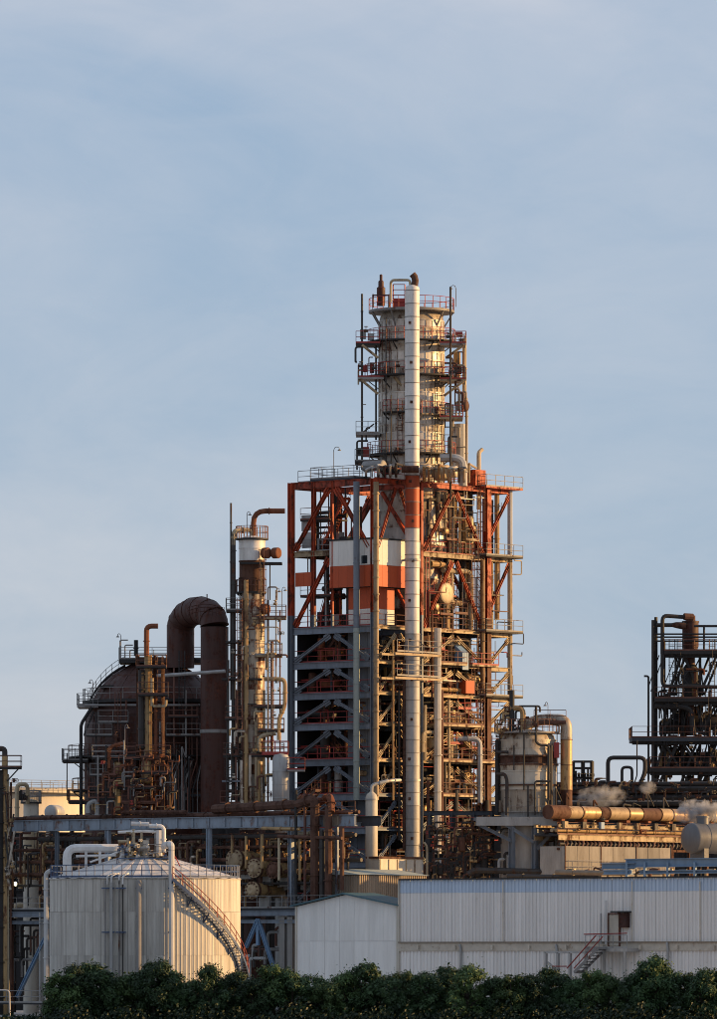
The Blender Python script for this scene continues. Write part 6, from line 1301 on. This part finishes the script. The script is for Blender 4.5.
hint = {0: 'beside the lamp post', 1: 'rising highest at the left end', 30: 'rising highest at the right end'}
def place_tree(px, py, v, Yt_, label, grp):
    q = P(px, py, Yt_); h = q.z; b = V(q.x, Yt_, 0); k = h/4.15
    t = thing('tree', label, 'tree', b, grp)
    inst('trunk', TR[v % 4], t, b, RN.uniform(0, 6.28), (k, k, k))
    inst('crown', CR[v], t, b+Z*(h-3.45*k), RN.uniform(0, 6.28), (k*RN.uniform(.85, 1.05), k, k))
n_t = len(tops)
for i, (px, py, v) in enumerate(tops):
    if i < 18: lab = f'dark green leafy tree, {ordn[i]} from the left end of the front row'
    else: lab = f'dark green leafy tree, {ordn[n_t-1-i]} from the right end of the front row'
    place_tree(px+RN.uniform(-2, 2), py-4+RN.choice((-6, -3, 0, 3, 8))+RN.uniform(-2, 2), v, -80+RN.uniform(-2, 2), lab, 'front row of trees')
bk = list(range(56, 790, 26))  # rightmost ones are out of view too, added as a sun block
for i, px in enumerate(bk):
    lab = f'shaded tree behind the front row, {ordn[i]} from the left' if i < 13 else f'shaded tree behind the front row, {ordn[len(bk)-1-i]} from the right'
    place_tree(px+RN.uniform(-3, 3), 983+RN.uniform(-5, 5), RN.randrange(5), -75+RN.uniform(-1, 1), lab, 'second row of trees')
# undergrowth below the trees
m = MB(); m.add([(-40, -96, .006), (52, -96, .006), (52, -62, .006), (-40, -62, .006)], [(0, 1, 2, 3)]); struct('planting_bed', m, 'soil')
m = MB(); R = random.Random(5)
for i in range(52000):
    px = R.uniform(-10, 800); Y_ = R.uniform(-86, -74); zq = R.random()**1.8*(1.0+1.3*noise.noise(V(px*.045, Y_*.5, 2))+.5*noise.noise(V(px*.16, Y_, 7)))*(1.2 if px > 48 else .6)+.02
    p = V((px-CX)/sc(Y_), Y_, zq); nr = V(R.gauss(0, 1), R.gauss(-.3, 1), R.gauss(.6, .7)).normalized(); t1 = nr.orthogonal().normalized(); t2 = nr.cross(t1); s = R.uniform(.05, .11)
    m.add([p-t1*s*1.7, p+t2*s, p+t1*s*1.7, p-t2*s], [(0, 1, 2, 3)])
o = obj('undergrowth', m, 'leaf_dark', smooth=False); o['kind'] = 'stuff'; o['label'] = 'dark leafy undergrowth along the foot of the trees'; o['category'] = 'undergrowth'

# ------------------------------------------------------------------ steam
def steam(px, py, Y_, sx, sz, seed, dens, label):
    R = random.Random(seed); c = P(px, py, Y_); m = MB(); n, k = 24, 14
    for i in range(k+1):
        th = math.pi*i/k
        for j in range(n):
            a = 2*math.pi*j/n; d = V(math.sin(th)*math.cos(a), math.sin(th)*math.sin(a), math.cos(th)); f = 1+.45*noise.noise(d*1.7+V(seed*3.1, 0, 0))
            m.v.append((c.x+d.x*sx*f+d.z*sx*.25, c.y+d.y*sz*f, c.z+d.z*sz*f))
    m.f = [(i*n+j, (i+1)*n+j, (i+1)*n+(j+1) % n, i*n+(j+1) % n) for i in range(k) for j in range(n)]
    mt = bpy.data.materials.new('steam'); mt.use_nodes = True; nt = mt.node_tree; nt.nodes.clear(); L = nt.links.new
    o_ = N(nt, 'ShaderNodeOutputMaterial'); pv = N(nt, 'ShaderNodeVolumePrincipled'); pv.inputs['Color'].default_value = (.95, .95, .97, 1)
    tc = N(nt, 'ShaderNodeTexCoord'); ns = N(nt, 'ShaderNodeTexNoise'); ns.inputs['Scale'].default_value = 1.3; ns.inputs['Detail'].default_value = 5; L(tc.outputs['Object'], ns.inputs['Vector'])
    # fade to nothing at the hull of the puff
    mp_ = N(nt, 'ShaderNodeMapping'); mp_.inputs['Location'].default_value = (0, 0, 0); mp_.inputs['Scale'].default_value = (1/sx, 1/sz, 1/sz); L(tc.outputs['Object'], mp_.inputs[0])
    ln = N(nt, 'ShaderNodeVectorMath', operation='LENGTH'); L(mp_.outputs[0], ln.inputs[0])
    fd = N(nt, 'ShaderNodeMapRange'); fd.inputs[1].default_value = .15; fd.inputs[2].default_value = .95; fd.inputs[3].default_value = 1; fd.inputs[4].default_value = 0; L(ln.outputs['Value'], fd.inputs[0])
    mr = N(nt, 'ShaderNodeMapRange'); mr.inputs[1].default_value = .42; mr.inputs[2].default_value = .65; mr.inputs[3].default_value = 0; mr.inputs[4].default_value = dens; L(ns.outputs[0], mr.inputs[0])
    mu = N(nt, 'ShaderNodeMath', operation='MULTIPLY'); L(mr.outputs[0], mu.inputs[0]); L(fd.outputs[0], mu.inputs[1]); L(mu.outputs[0], pv.inputs['Density']); L(pv.outputs[0], o_.inputs['Volume'])
    MATS['steam%d' % seed] = mt
    o = obj('steam', m, 'steam%d' % seed, base=c); o.location = c; o['kind'] = 'stuff'; o['label'] = label; o['category'] = 'steam'
steam(600, 796, 12, 2.8, 1.3, 1, 2.6, 'thin white steam drifting above the golden pipe beside the duct')
steam(648, 787, 24, 1.0, .8, 2, 2.5, 'small white steam puff before the dark pipe bridge')
steam(700, 812, -7, 2.9, 1.35, 3, 7.0, 'white steam rolling over the grey horizontal vessel')
